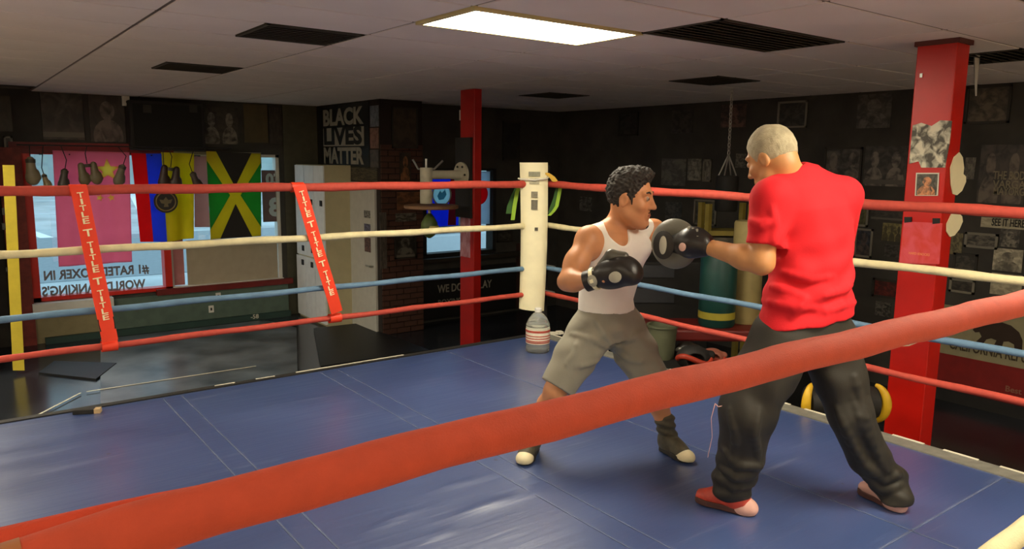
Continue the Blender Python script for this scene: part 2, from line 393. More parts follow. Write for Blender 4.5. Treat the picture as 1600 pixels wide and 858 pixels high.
for (a, b, c, d), lb in zip(vrow, vlab):
    t = thing('ceiling_vent', lb, 'vent', ((a+c)/2, (b+d)/2, ZC-.004), 'ceiling vents')
    f = MB(); e = .02
    f.b2((a, b, ZC-.006), (c, b+e, ZC+.02)); f.b2((a, d-e, ZC-.006), (c, d, ZC+.02)); f.b2((a, b, ZC-.006), (a+e, d, ZC+.02)); f.b2((c-e, b, ZC-.006), (c, d, ZC+.02)); f.build('frame', M_VENT, t)
    MB().b2((a, b, ZC+.02), (c, d, ZC+.028)).build('backing', M_BLACK, t)
    for k in range(9):
        y = b+e+(d-b-2*e)*(k+.5)/9; s_ = .7
        MB().box(((a+c)/2, y, ZC+.006), (c-a-2*e, .045, .004), [(1, 0, 0), (0, math.cos(s_), math.sin(s_)), (0, -math.sin(s_), math.cos(s_))]).build('slat', M_VENT, t)
M_LAMP = mat('lamp diffuser', (1, .90, .70), .5, var=0, emit=LAMP)
M_LFRAME = mat('lamp frame', '#cfc08a', .4, var=.05)
llab = ['lit fluorescent panel in the ceiling over the ring', 'added fill lamp panel out of view, left of the ring', 'added fill lamp panel out of view, left of the camera', 'lamp panel out of view, behind the camera', 'added fill lamp panel out of view, far behind on the left', 'lamp panel out of view, right above the near rope', 'added fill lamp panel out of view, left of the shop window', 'lamp panel out of view, far behind on the right', 'added fill lamp panel out of view, left of the far rope corner', 'added fill lamp panel out of view, last one towards the shop window']
for (a, b, c, d), lb in zip(lrow, llab):
    t = thing('ceiling_light', lb, 'lamp', ((a+c)/2, (b+d)/2, ZC), 'ceiling light panels')
    f = MB(); e = .03
    f.b2((a, b, ZC-.014), (c, b+e, ZC+.02)); f.b2((a, d-e, ZC-.014), (c, d, ZC+.02)); f.b2((a, b+e, ZC-.014), (a+e, d-e, ZC+.02)); f.b2((c-e, b+e, ZC-.014), (c, d-e, ZC+.02)); f.build('frame', M_LFRAME, t)
    MB().b2((a+e, b+e, ZC-.01), (c-e, d-e, ZC+.004)).build('diffuser', M_LAMP, t)

# walls ------------------------------------------------------------
WX0, WX1, WZ0, WZ1 = .86, 4.1, -.36, 1.52      # the shop window opening in the left wall
wl = MB().b2((X0, YW, ZF), (WX0, YW+.15, ZC+.03)).b2((WX1, YW, ZF), (XJ+.1, YW+.15, ZC+.03)).b2((WX0, YW, WZ1), (WX1, YW+.15, ZC+.03)).b2((WX0, YW, ZF), (WX1, YW+.15, WZ0))
struct(wl, 'wall_left', M_WALL)
struct(MB().b2((XJ, YB+.15, ZF), (XJ+.12, YW, ZC+.03)), 'wall_middle', mat('dark wood panel', '#2d2a20', .7, var=.2, scale=5))
BX0, BX1, BZ0, BZ1 = 5.57, 6.8, .1, 1.35       # rear window in the back wall
wb = MB().b2((XJ, YB, ZF), (BX0, YB+.15, ZC+.03)).b2((BX1, YB, ZF), (XW, YB+.15, ZC+.03)).b2((BX0, YB, BZ1), (BX1, YB+.15, ZC+.03)).b2((BX0, YB, ZF), (BX1, YB+.15, BZ0))
struct(wb, 'wall_back', M_WALL)
struct(MB().b2((XW, Y0, ZF), (XW+.15, YB+.15, ZC+.03)), 'wall_right', M_WALL)
M_FARW = mat('plain cream wall out of view', '#d8cab8', .8)  # unseen walls, cream chosen to bounce light into the gym
struct(MB().b2((X0-.1, Y0-.1, ZF), (XW+.15, Y0, ZC+.03)), 'wall_front', M_FARW)
struct(MB().b2((X0-.1, Y0, ZF), (X0, YW+.15, ZC+.03)), 'wall_side', M_FARW)
struct(MB().b2((-1.2, 9.75, ZF), (.32, 9.9, ZC+.03)), 'wall_end', M_WALL)

# shop window
M_GLASS = glass_mat('window glass', (.93, .97, .98))
w1 = MB(); zt = WZ1
w1.b2((WX0, YW-.03, WZ0), (WX0+.09, YW+.15, zt)).b2((2.43, YW-.03, WZ0), (2.52, YW+.15, zt)).b2((WX0, YW-.03, WZ0), (2.52, YW+.15, WZ0+.05)).b2((WX0, YW-.02, zt-.03), (2.52, YW+.15, zt))
win1 = struct(w1, 'window_1', M_REDPAINT)
tag(MB().b2((WX0+.09, YW+.07, WZ0+.05), (2.43, YW+.078, zt-.03)).build('pane', M_GLASS, win1))
w2 = MB().b2((2.52, YW+.02, zt-.04), (WX1, YW+.15, zt)).b2((WX1-.05, YW+.02, WZ0), (WX1, YW+.15, zt)).b2((2.52, YW-.03, WZ0), (WX1, YW+.15, WZ0+.04)).b2((2.52, YW+.04, WZ0), (2.56, YW+.15, zt))
win2 = struct(w2, 'window_2', M_WHITE)
MB().b2((2.56, YW+.07, WZ0+.04), (WX1-.05, YW+.078, zt-.04)).build('pane', M_GLASS, win2)
MB().b2((2.74, YW+.045, WZ0+.04), (WX1-.06, YW+.065, .31)).build('board', mat('beige board', '#a89c86', .8, var=.05), win2)
MB().b2((2.54, YW+.045, WZ0+.05), (2.70, YW+.06, .95)).build('curtain', mat('pink curtain', '#c98a86', .8, alpha_trans=.4), win2)
struct(MB().b2((2.3, YW-.09, WZ0-.05), (WX1+.12, YW+.0, WZ0+.03)), 'trim_1', M_REDDARK)
struct(MB().b2((WX0-.12, YW-.05, WZ1-.02), (2.62, YW, WZ1+.12)), 'trim_2', M_REDDARK)
tw = MB().b2((2.62, YW-.04, WZ1-.01), (WX1-.28, YW-.005, WZ1+.03)).b2((2.62, YW-.04, WZ1-.4), (2.65, YW-.005, WZ1)).b2((WX1-.31, YW-.04, WZ1-.2), (WX1-.28, YW-.005, WZ1))
struct(tw, 'trim_3', mat('worn cream trim', '#8d8470', .7))
struct(MB().b2((WX0-.02, YW-.16, WZ0-.12), (1.75, YW, WZ0-.01)), 'trim_4', M_WHITE)
struct(MB().b2((WX0-.24, YW-.1, ZF), (WX0+.0, YW-.0, WZ1+.05)), 'trim_5', mat('weathered red post', '#7c2a20', .6, var=.25, scale=12))
struct(MB().b2((WX0+.0, YW-.04, ZF), (1.66, YW-.0, WZ0-.12)), 'trim_6', mat('tan wall panel', '#8f8360', .75, var=.1))
struct(MB().b2((1.66, YW-.06, ZF+.02), (WX1+.05, YW-.0, WZ0-.05)), 'trim_7', mat('dark green wall panel', '#54665a', .7, var=.12))
q_ = on_y(445, 300, YW)[0]; struct(MB().b2((q_, YW-.012, ZF), (XJ, YW, ZC)), 'trim_9', mat('olive wall panel', '#4c4938', .7))
struct(MB().b2((.95, YW-.14, ZF), (WX1+.05, YW-.06, ZF+.08)), 'baseboard_left', mat('dark green baseboard', '#27413a', .6))
M_LETTER = mat('grey window lettering', '#a09d99', .7, var=.05, alpha_trans=.5)
# lettering on the outside of the glass, read backwards from inside
for s_, px, py, wd in (('#1 RATED BOXER IN', 153, 426, 1.24), ("WORLD RANKING'S", 149, 450, 1.22)):
    c_ = on_y(px, py, YW+.062)
    tm = text_mb(s_, c_, (-1, 0, 0), (0, 0, 1), .165, width=wd, depth=.004, bold=.035); tm.build('window_lettering', M_LETTER, win1)
a_, b_ = on_y(411, 347, YW+.07), on_y(438, 266, YW+.07); MB().b2((a_[0], YW+.056, a_[2]), (b_[0], YW+.064, b_[2])).build('number_card', mat('dusty pink card', '#8f7672', .8, alpha_trans=.5), win2)
for s_, px, py in (('03', 427, 281), ('8', 430, 325)):
    c_ = on_y(px, py, YW+.05)
    text_mb(s_, c_, (1, 0, 0), (0, 0, 1), .36 if s_ == '8' else .22, depth=.004, bold=.05).build('window_number', mat('pale blue lettering', '#eefcff', .5, var=0, alpha_trans=.5), win2)

# outside the windows
M_ROAD = mat('pale concrete outside', '#b4bcbe', .85, var=.3, scale=.5)
struct(MB().b2((-30, YB+.2, ZF-.25), (40, 90, ZF-.15)), 'ground', M_ROAD)
rd = MB().b2((-30, 17.5, ZF-.15), (40, 27, ZF-.14)); struct(rd, 'road', mat('grey asphalt outside', '#8d979c', .9, var=.1))
M_LINE = mat('white road paint', '#ffffff', .8, var=.03)
for (x0, y0), (x1, y1), lb in (((34, 358), (92, 378), 'white painted line on the ground outside, left of the pink red flag'), ((52, 402), (84, 398), 'second white ground line outside, lower left in the window'), ((204, 300), (222, 330), 'white ground line outside between the two left flags')):
    a, b = on_z(x0, y0, ZF-.15), on_z(x1, y1, ZF-.15); d_ = nrm(b-a)
    tag(MB().box((a+b)/2, (np.linalg.norm(b-a), .35, .012), [d_, np.cross(ZZ, d_), ZZ]).build('parking_line', M_LINE), lb, 'road line')
struct(MB().b2((-30, 55, ZF-.15), (40, 56, 3)), 'building_far', mat('pale far building', '#9fb0ae', .9, var=.2, scale=.6))

# back window with parked car behind it
wf = MB().b2((BX0-.03, YB-.03, BZ0-.05), (BX1+.03, YB+.15, BZ0+.02)).b2((BX0, YB-.03, BZ1-.03), (BX1, YB+.15, BZ1)).b2((BX0-.03, YB-.03, BZ0), (BX0+.03, YB+.15, BZ1)).b2((BX1-.03, YB-.03, BZ0), (BX1+.03, YB+.15, BZ1))
win3 = struct(wf, 'window_3', M_BLACK)
MB().b2((BX0+.03, YB+.08, BZ0+.02), (BX1-.03, YB+.087, BZ1-.03)).build('pane', M_GLASS, win3)
car = thing('parked_car', 'silver car parked outside behind the rear window', 'car', (8.6, 14.2, ZF-.15))
def carp(x, z): return (x, z)
cb = MB().prism([(-2.1, .35), (2.1, .35), (2.15, .75), (1.5, .95), (.8, 1.0), (-2.0, .98), (-2.15, .7)], (8.6, 13.4, ZF-.15), (1, 0, 0), (0, 0, 1), -1.7)
cb.build('body', mat('silver car paint', '#c9d0d4', .25, .3, var=.03), car, bevel=.05)
MB().prism([(-1.6, .98), (.9, .98), (.3, 1.45), (-1.2, 1.47)], (8.6, 13.5, ZF-.15), (1, 0, 0), (0, 0, 1), -1.5).build('cabin', mat('car window glass', '#2c3438', .15, var=.05), car, bevel=.04)
for sx in (-1.3, 1.3):
    for yy in (13.32, 14.95): MB().cyl((8.6+sx, yy, ZF+.17), (8.6+sx, yy+.2, ZF+.17), .32, n=20).build('wheel', M_BLACK, car)

# brick facing of the pillar by the back wall: each brick a part
M_BRICK = mat('dark brown brick', '#4b2d20', .8, var=.25, scale=3, bump=.1)
bp = struct(MB().b2((XJ, YP-.06, ZF), (5.34, YB, ZC+.02)), 'trim_8', mat('dark mortar', '#2a2019', .9))
brick_me = None; half_me = None
def brickmesh(lx):
    q = MB().box((0, 0, 0), (lx, .03, .066)); me = bpy.data.meshes.new('brick'); me.from_pydata(q.v, [], q.f); me.materials.append(M_BRICK); return me
BL = .64/3; bm_full = brickmesh(BL-.012); bm_half = brickmesh(BL/2-.012)
for r_ in range(33):
    z = ZF+.04+r_*.078
    if z > 1.68: break
    xs = [(XJ+BL*(k+.5), bm_full) for k in range(3)] if r_ % 2 == 0 else [(XJ+BL*.25, bm_half), (XJ+BL, bm_full), (XJ+2*BL, bm_full), (XJ+BL*2.75, bm_half)]
    for x, me in xs: link('brick', me, M_BRICK, bp, A(x, YP-.07+rng.rand()*.006, z))

# white door in the short wall
dz0, dz1 = ZF, on_x(570, 285, XJ)[2]
ya, yb_ = on_x(551, 400, XJ)[1], on_x(590, 400, XJ)[1]
dr = struct(MB().b2((XJ-.035, yb_, dz0+.01), (XJ, ya, dz1)), 'door_1', mat('white door paint', '#bdbbb0', .55, var=.06), bevel=.004)
hd = on_x(584, 416, XJ-.03); MB().cyl(hd, hd+A(-.06, 0, 0), .012).cyl(hd+A(-.06, -.01, 0), hd+A(-.06, .12, 0), .012).build('door_handle', M_STEEL, dr)
p0 = on_x(574, 350, XJ-.036)
for k, (zz, hh, cc) in enumerate(((on_x(566, 355, XJ)[2], .13, '#6d6f8a'), (on_x(568, 380, XJ)[2], .2, '#7a5a50'), (on_x(566, 333, XJ)[2], .1, '#8a8a84'))):
    MB().b2((XJ-.041, p0[1]-.09, zz-hh/2), (XJ-.034, p0[1]+.09, zz+hh/2)).build('sticker', print_mat('door sticker %d' % k, cc, '#3a3238', seed=k, plane='x', scale=5), dr)

# ================================================================== THE RING
RX0, RX1, RY0, RY1 = -.5, 4.14, .5, 5.0
ring = thing('boxing_ring', 'raised boxing ring platform with blue canvas floor', 'boxing ring', ((RX0+RX1)/2, (RY0+RY1)/2, ZF))
M_CANVAS = bpy.data.materials.new('blue canvas'); M_CANVAS.use_nodes = True
def canvas_nodes():
    nt = M_CANVAS.node_tree; N = nt.nodes; L = nt.links; b = N['Principled BSDF']
    tc = N.new('ShaderNodeTexCoord'); mp = N.new('ShaderNodeMapping'); L.new(tc.outputs['Object'], mp.inputs[0])
    n1 = N.new('ShaderNodeTexNoise'); n1.inputs['Scale'].default_value = 1.1; n1.inputs['Detail'].default_value = 6; L.new(mp.outputs[0], n1.inputs['Vector'])
    r1 = N.new('ShaderNodeValToRGB'); e = r1.color_ramp.elements; e[0].position = .3; e[1].position = .72
    e[0].color = (*lin('#304272'), 1); e[1].color = (*lin('#435788'), 1); L.new(n1.outputs['Fac'], r1.inputs['Fac'])
    # long thin scuffs
    m2 = N.new('ShaderNodeMapping'); m2.inputs['Scale'].default_value = (1.2, 14, 1); m2.inputs['Rotation'].default_value = (0, 0, .5); L.new(tc.outputs['Object'], m2.inputs[0])
    n2 = N.new('ShaderNodeTexNoise'); n2.inputs['Scale'].default_value = 1.6; n2.inputs['Detail'].default_value = 4; L.new(m2.outputs[0], n2.inputs['Vector'])
    r2 = N.new('ShaderNodeValToRGB'); r2.color_ramp.elements[0].position = .62; r2.color_ramp.elements[1].position = .75; L.new(n2.outputs['Fac'], r2.inputs['Fac'])
    mx = N.new('ShaderNodeMix'); mx.data_type = 'RGBA'; mx.inputs[7].default_value = (*lin('#7d88a8'), 1); L.new(r1.outputs[0], mx.inputs[6])
    sc = N.new('ShaderNodeMath'); sc.operation = 'MULTIPLY'; sc.inputs[1].default_value = .35; L.new(r2.outputs[0], sc.inputs[0]); L.new(sc.outputs[0], mx.inputs[0])
    # small dark spots
    vo = N.new('ShaderNodeTexVoronoi'); vo.inputs['Scale'].default_value = 3.1; L.new(tc.outputs['Object'], vo.inputs['Vector'])
    lt = N.new('ShaderNodeMath'); lt.operation = 'LESS_THAN'; lt.inputs[1].default_value = .035; L.new(vo.outputs['Distance'], lt.inputs[0])
    m3 = N.new('ShaderNodeMix'); m3.data_type = 'RGBA'; m3.inputs[7].default_value = (*lin('#2b3047'), 1); L.new(mx.outputs[2], m3.inputs[6]); L.new(lt.outputs[0], m3.inputs[0])
    L.new(m3.outputs[2], b.inputs['Base Color']); b.inputs['Roughness'].default_value = .40; b.inputs['Specular IOR Level'].default_value = .7; b.inputs['Coat Weight'].default_value = 1.0; b.inputs['Coat Roughness'].default_value = .32
    bp_ = N.new('ShaderNodeBump'); bp_.inputs['Strength'].default_value = .25; bp_.inputs['Distance'].default_value = .02
    L.new(n2.outputs['Fac'], bp_.inputs['Height']); L.new(bp_.outputs[0], b.inputs['Normal'])
canvas_nodes()
# canvas as a fine sheet with soft creases
nxg, nyg = 160, 160
def cz(x, y):
    z = 0.0
    for ax, ay, dx, dy, ln, am in CREASE:
        ux, uy = dx, dy; t = (x-ax)*ux+(y-ay)*uy; d = -(x-ax)*uy+(y-ay)*ux
        if -.1 < t < ln+.1: z += am*math.exp(-(d/.022)**2)*max(0, math.sin(math.pi*min(max(t/ln, 0), 1)))
    return z
CREASE = []
for px0, py0, px1, py1, am in ((690, 815, 860, 760, .008), (715, 800, 800, 775, .006), (660, 770, 780, 740, .006), (640, 850, 720, 825, .006), (560, 838, 660, 790, .005), (620, 575, 690, 560, .006), (660, 595, 760, 575, .005)):
    a_, b_ = on_z(px0, py0, 0), on_z(px1, py1, 0); d_ = b_-a_; ln = np.linalg.norm(d_); CREASE.append((a_[0], a_[1], d_[0]/ln, d_[1]/ln, ln, am))
rows = [[A(RX0+(RX1-.1-RX0)*i/nxg, RY0+(RY1-.02-RY0)*j/nyg, 0) for j in range(nyg+1)] for i in range(nxg+1)]
for r_ in rows:
    for p in r_: p[2] = cz(p[0], p[1])
MB().strip(rows).build('canvas', M_CANVAS, ring, smooth=True)
M_SKIRT = mat('black ring skirt', '#15140f', .7)
MB().b2((RX0-.02, RY0-.02, ZF), (RX1, RY1, -.004)).build('platform', M_SKIRT, ring)
M_SEAM = mat('canvas seam', '#566180', .55)
for x in (1.02, 1.13, 2.05, 2.18, 3.1):
    MB().b2((x-.004, RY0, .0), (x+.004, RY1-.05, .0022)).build('seam', M_SEAM, ring)
for y in (1.35, 3.3): MB().b2((RX0, y-.005, .0), (RX1-.12, y+.005, .0022)).build('seam', M_SEAM, ring)
MB().b2((RX1-.12, RY0, -.003), (RX1, RY1, .006)).build('edge_strip', mat('grey edge strip', '#76746a', .6, var=.2, scale=20), ring)
for k in range(16):
    y = .7+k*.27
    MB().b2((RX1-.012, y, .005), (RX1+.006, y+.17, .009)).build('edge_tape', M_PAPER, ring)
MB().b2((RX0, RY1-.03, -.003), (RX1-.12, RY1+.02, .008)).build('edge_strip', M_BLACK, ring)
MB().b2((1.9, RY1-.0, .008), (2.75, RY1+.012, .012)).build('edge_tape', M_PAPER, ring)
for x0, x1 in ((1.35, 1.48), (1.62, 1.75)): MB().b2((x0, RY1+.0, .008), (x1, RY1+.01, .011)).build('edge_tape', M_PAPER, ring)
# posts
CP = A(4.2, 5.12, 0)
for (x, y), nm in (((CP[0], CP[1]), 0), ((4.21, .47), 1), ((-.62, 5.12), 2), ((-.62, .5), 3)):
    MB().cyl((x, y, ZF), (x, y, 1.42), .05, n=20).lathe([(.05, 0), (.05, .02), (.02, .04)], (x, y, 1.42), ZZ, 20).build('ring_post', M_BLACK, ring)
for z in (1.29, .94, .575, .35):
    for dx, dy in ((-1, 0), (0, -1)):
        MB().cyl(CP+A(0, 0, z), CP+A(dx*.16, dy*.16, z), .018).build('turnbuckle', M_STEEL, ring)
# far ropes
def rope(name, label, pts, r, m, n=14, sag=.0):
    a, b = A(*pts[0]), A(*pts[1]); N_ = 60; out = []
    for i in range(N_+1):
        t = i/N_; p = a+(b-a)*t; p[2] -= sag*4*t*(1-t); p += A(0, 0, .0025*math.sin(t*37+r*900)); out.append(p)
    rr = [r*(1+.05*math.sin(i*.9)+.04*math.sin(i*2.3+1)) for i in range(N_+1)]
    return tag(MB().tube(out, rr, n).build(name, m, smooth=True), label, 'rope', 'ring ropes')
zs = [(1.292, .030, M_ROPE_R, 'red'), (.94, .024, M_ROPE_W, 'cream'), (.575, .02, M_ROPE_B, 'blue grey'), (.35, .02, M_ROPE_R, 'red')]
nmz = ['top', 'second', 'third', 'lowest']
for k, (z, r, m, cn) in enumerate(zs):
    z1 = [1.295, .925, .545, .335][k]
    rope('ring_rope', f'{cn} {nmz[k]} rope of the ring on the window side', ((-.62, 5.06, z), (4.12, 5.06, z)), r, m)
    zr = [1.275, .955, .60, .36][k]
    rope('ring_rope', f'{cn} {nmz[k]} rope of the ring on the poster wall side', ((4.16, 5.04, z), (4.16, .4, zr)), r*.95, m, sag=.01)
# near ropes right in front of the camera
N_ = 150; pts = []; rr = []
for i in range(N_+1):
    x = -.55+4.75*i/N_; y = .55; z = 1.2425+.004*math.sin(x*2.1+.4)+.0012*math.sin(x*23)-.012*math.exp(-((x+.03)/.11)**2)
    pts.append(A(x, y, z)); rr.append((.0198+.004*min(1, max(0, (x-.5)/1.1)))*(1+.02*math.sin(x*31)+.015*math.sin(x*67+1)))
nr = thing('ring_rope', 'thick orange red padded rope crossing close in front', 'rope', (1.8, .55, 1.2), 'ring ropes')
MB().tube(pts, rr, 28).build('rope_cover', M_ROPE_N, nr, smooth=True)
fp_ = [A(-.45+.62*i/20, .565+.012*math.sin(i*.15), 1.2535-.004+.004*math.sin(i*.157)-.010*math.exp(-((-.45+.62*i/20+.03)/.11)**2)) for i in range(21)]
MB().tube(fp_, [.014*(1-.6*max(0, i-14)/6) for i in range(21)], 14).build('cover_flap', mat('dark orange rope flap', '#c8401f', .75, bump=.2, bscale=400), nr, smooth=True)
MB().tube([A(x_, .55, 1.2425+.004*math.sin(x_*2.1+.4)-.012*math.exp(-((x_+.03)/.11)**2)) for x_ in np.linspace(-.12, .026, 12)], .0212, 28).build('tape_band', mat('brown tape', '#a8683c', .6), nr, smooth=True)
rope('ring_rope', 'cream second rope of the near side at the bottom right corner', ((-.5, .55, .745), (4.15, .55, .72)), .022, M_ROPE_W)
# rope spacers with lettering
M_STRAP = mat('orange red strap', '#f0401c', .55, var=.05, bump=.08)
M_STW = mat('white strap lettering', '#f4e7b8', .6, var=0)
def spacer(label, p_top, p_bot, ntext):
    a = on_y(*p_top, 5.025); b = on_y(*p_bot, 5.025); t = thing('rope_spacer', label, 'strap', b, 'rope spacers')
    d = nrm(b-a); s_ = nrm(np.cross(d, A(0, -1, 0))); s_ = s_ if s_[0] > 0 else -s_; hw = .044; n = A(0, -1, 0); L_ = np.linalg.norm(b-a)
    rows = []
    for i in range(25):
        tt = i/24; q = a+(b-a)*tt + n*(.004*math.sin(tt*9)+.006); rows.append([q-s_*hw, q-s_*hw*.4+n*.003, q+s_*hw*.4+n*.003, q+s_*hw])
    MB().strip(rows, -n*.004).build('strap', M_STRAP, t, smooth=True)
    for q, z in ((a, 1.292), (b, .35)):
        rg = [A(q[0], 5.06, z)+A(0, math.cos(u_)*.034, math.sin(u_)*.034) for u_ in np.linspace(0, 2*math.pi, 17)]
        MB().strip([[p-A(.044, 0, 0), p+A(.044, 0, 0)] for p in rg]).build('loop', M_STRAP, t, smooth=True)
    words = ['TITLE', 'T', 'TITLE', 'T', 'TITLE'][:ntext]; pos = [.14, .295, .45, .605, .76][:ntext]
    for wd, tt in zip(words, pos):
        mb = MB(); n_ = len(wd)
        for k, chr_ in enumerate(wd):
            q = a+(b-a)*tt+d*(k-(n_-1)/2)*.038+n*(.0125+.004*math.sin(tt*9))
            text_mb(chr_, q, s_, -d, .045 if n_ > 1 else .06, mb=mb, width=(.034 if chr_ != 'I' else .012) if n_ > 1 else .05, depth=.002)
        mb.build('lettering', M_STW, t)
    return t, a, b, s_
t, a, b, s_ = spacer('orange red lettered rope spacer strap in front of the pink red flag', (122, 290), (172, 533), 5)
q = a+(b-a)*.885; d = nrm(b-a); MB().box(q-A(0, .009, 0), (.088, .003, .075), [s_, A(0, 1, 0), d]).build('band', M_BLACK, t)
spacer('orange red lettered rope spacer strap in front of the white lockers', (467, 290), (526, 488), 5)

# corner pad
fpad = 6.42
pd = thing('corner_pad', 'cream vinyl corner pad strapped over the far ring post', 'pad', P(834, 484, fpad))
TLp, TRp, BLp, BRp = P(812, 254, fpad), P(856, 254, fpad), P(811, 482, fpad), P(850, 486, fpad)
rows = []
for i in range(19):
    t_ = i/18; L0 = TLp+(BLp-TLp)*t_; R0 = TRp+(BRp-TRp)*t_; row = []
    for j in range(9):
        s__ = j/8; p = L0+(R0-L0)*s__ - FH*(.05*math.sin(math.pi*s__)**.6) - FH*(.004*math.sin(t_*40+s__*3)) + RH*(.012*math.sin(t_*math.pi)); row.append(p)
    rows.append(row)
MB().strip(rows, FH*.03).build('cover', M_CREAM, pd, smooth=True)
for py, hh, ww, cc in ((272, 7, 18, '#8a8870'), (283, 9, 15, '#b0a98c'), (304, 9, 10, '#857f68'), (320, 15, 10, '#6d6856'), (358, 5, 5, '#4a4538')):
    c_ = P(835 if hh > 5 else 838, py, fpad-.058); k_ = 6.4/FPX
    MB().box(c_, (ww*k_, .006, hh*k_), [RH, FH, ZZ]).build('print_patch', mat('pad print '+cc, cc, .6, var=.25, scale=40), pd)
rg = [P(812, 279, fpad)-FH*.01+RH*(-.01), P(815, 280, fpad)-FH*.05, P(835, 281, fpad)-FH*.075, P(853, 279, fpad)-FH*.05, P(862, 274, fpad)+FH*.05]
MB().tube(rg, .008, 8).build('tie_cord', M_PAPER, pd, smooth=True)
# green and yellow strap tied to the rope on both sides of the pad
M_GREEN = mat('lime green strap', '#8fb52a', .6); M_GDARK = mat('dark green cloth', '#2f5a1c', .7)
def ribbon(px, f, m, wd, name, par):
    pp = [P(x, y, f) for x, y in px]; rows = [[p-RH*wd/2, p+RH*wd/2] for p in pp]; return MB().strip(rows, FH*.006).build(name, m, par)
for lab, sh, f_ in (('lime green strap hanging from the top rope left of the corner pad', 0, 6.5), ('yellow and green strap hanging from the top rope right of the corner pad', 1, 6.45)):
    if sh == 0:
        t = thing('hanging_strap', lab, 'strap', P(805, 345, f_), 'straps by the corner pad')
        ribbon([(811, 292), (808, 300), (804, 322), (801, 344)], f_, M_GREEN, .034, 'strap', t)
        ribbon([(809, 294), (803, 306), (797, 322), (795, 334)], f_+.03, M_GDARK, .05, 'strap_back', t)
    else:
        t = thing('hanging_strap', lab, 'strap', P(868, 338, f_), 'straps by the corner pad')
        ribbon([(876, 290), (874, 302), (870, 322), (865, 330), (858, 337)], f_, M_GREEN, .03, 'strap', t)
        ribbon([(872, 294), (868, 310), (863, 324), (860, 333)], f_+.03, M_GDARK, .04, 'strap_back', t)
        ribbon([(853, 270), (862, 276), (868, 284)], f_-.05, mat('yellow strap', '#c9a02c', .6), .05, 'yellow_end', t)
# water jug
bz = on_z(840, 549, 0); jug = thing('water_bottle', 'large clear plastic water bottle standing on the canvas under the corner pad', 'bottle', bz)
s_ = .094
prof = [(.085, 0), (.094, .012), (.094, .05), (.090, .06), (.094, .07), (.094, .2), (.09, .205), (.094, .212), (.092, .225), (.07, .27), (.045, .3), (.024, .315), (.024, .335)]
jg = bpy.data.materials.new('clear plastic'); jg.use_nodes = True; b_ = jg.node_tree.nodes['Principled BSDF']; b_.inputs['Base Color'].default_value = (.72, .75, .70, 1); b_.inputs['Roughness'].default_value = .2; b_.inputs['Transmission Weight'].default_value = .8; b_.inputs['IOR'].default_value = 1.2
MB().lathe(prof, bz, ZZ, 28).build('bottle_body', jg, jug, smooth=True)
MB().lathe([(.027, .318), (.028, .345), (.022, .35)], bz, ZZ, 20).build('cap', M_WHITE, jug)
MB().lathe([(.0955, .075), (.0955, .185)], bz, ZZ, 28).build('label', print_mat('bottle label', '#d9d2b8', '#e6e0cc', seed=3, scale=14, caption='#a05848'), jug, smooth=True)
for zz, hh in ((.165, .018), (.135, .008), (.115, .008), (.095, .008)): MB().lathe([(.0965, zz), (.0965, zz+hh)], bz, ZZ, 28).build('label_stripe', mat('label red', '#a8655a' if hh < .01 else '#b04a3a', .6, var=.2, scale=60), jug)
tp = on_z(862, 522, 0); tag(MB().box(tp+A(0, 0, .008), (.16, .05, .016), [RH, FH, ZZ]).box(tp+RH*.07+A(0, 0, .015), (.05, .06, .02), [nrm(RH+FH*.4), nrm(FH-RH*.4), ZZ]).build('crumpled_paper', M_PAPER), 'small crumpled white paper on the canvas behind the water bottle', 'paper')
tp = on_z(132, 646, 0); t = thing('eraser', 'small black and tan block lying on the ring edge at left', 'block', tp)
MB().box(tp+A(0, 0, .014), (.115, .045, .028), [nrm(RH*1+FH*.25), nrm(FH-RH*.25), ZZ]).build('block', M_BLACK, t, bevel=.004)
MB().box(tp+nrm(RH+FH*.25)*.072+A(0, 0, .014), (.032, .046, .026), [nrm(RH*1+FH*.25), nrm(FH-RH*.25), ZZ]).build('tip', mat('tan tip', '#b59a70', .7), t)

# ================================================================== THINGS AROUND THE RING
# floor mats beyond the ring
M_MAT = mat('black floor mat', '#17181a', .5, var=.2); M_MAT2 = mat('scuffed mat with window reflection', '#5d6266', .3, var=.4, scale=1.9, var2='#1f2225', bump=.05)  # second mat: real scuffs plus the window reflection put into the grey
def quad_on_floor(px, h): return [tuple(on_z(x, y, ZF+h)[:2]) for x, y in px]
def floor_mat(lb, poly, h, m): return tag(MB().prism(poly, (0, 0, ZF+.001), (1, 0, 0), (0, 1, 0), h).build('floor_mat', m), lb, 'mat', 'floor mats')
floor_mat('small black floor mat lying nearest the yellow post', quad_on_floor([(60, 582), (85, 564), (182, 567), (150, 592)], .02), .02, M_MAT)
floor_mat('large scuffed mat with window reflection under the shop window', [(1.1, 8.05), (2.9, 7.6), (3.9, 10.2), (3.7, 10.95), (1.55, 10.95)], .012, M_MAT2)
floor_mat('black floor mat in front of the white lockers', [(3.35, 8.05), (4.75, 8.0), (4.7, 9.9), (4.05, 9.95)], .03, M_MAT)
for (x0, y0, x1, y1) in ((58, 649, 126, 614), (135, 612, 400, 572)):  # thin strips painting the edge of the window reflection on the floor
    a, b = on_z(x0, y0, ZF+.018), on_z(x1, y1, ZF+.018); d = nrm(b-a)
    tag(MB().box((a+b)/2, (np.linalg.norm(b-a), .018, .003), [d, np.cross(ZZ, d), ZZ]).build('reflection_edge', M_PAPER), 'thin white strip painted for the window reflection edge on the black floor ' + ('at far left' if x0 < 100 else 'between ring and shop window'), 'tape')

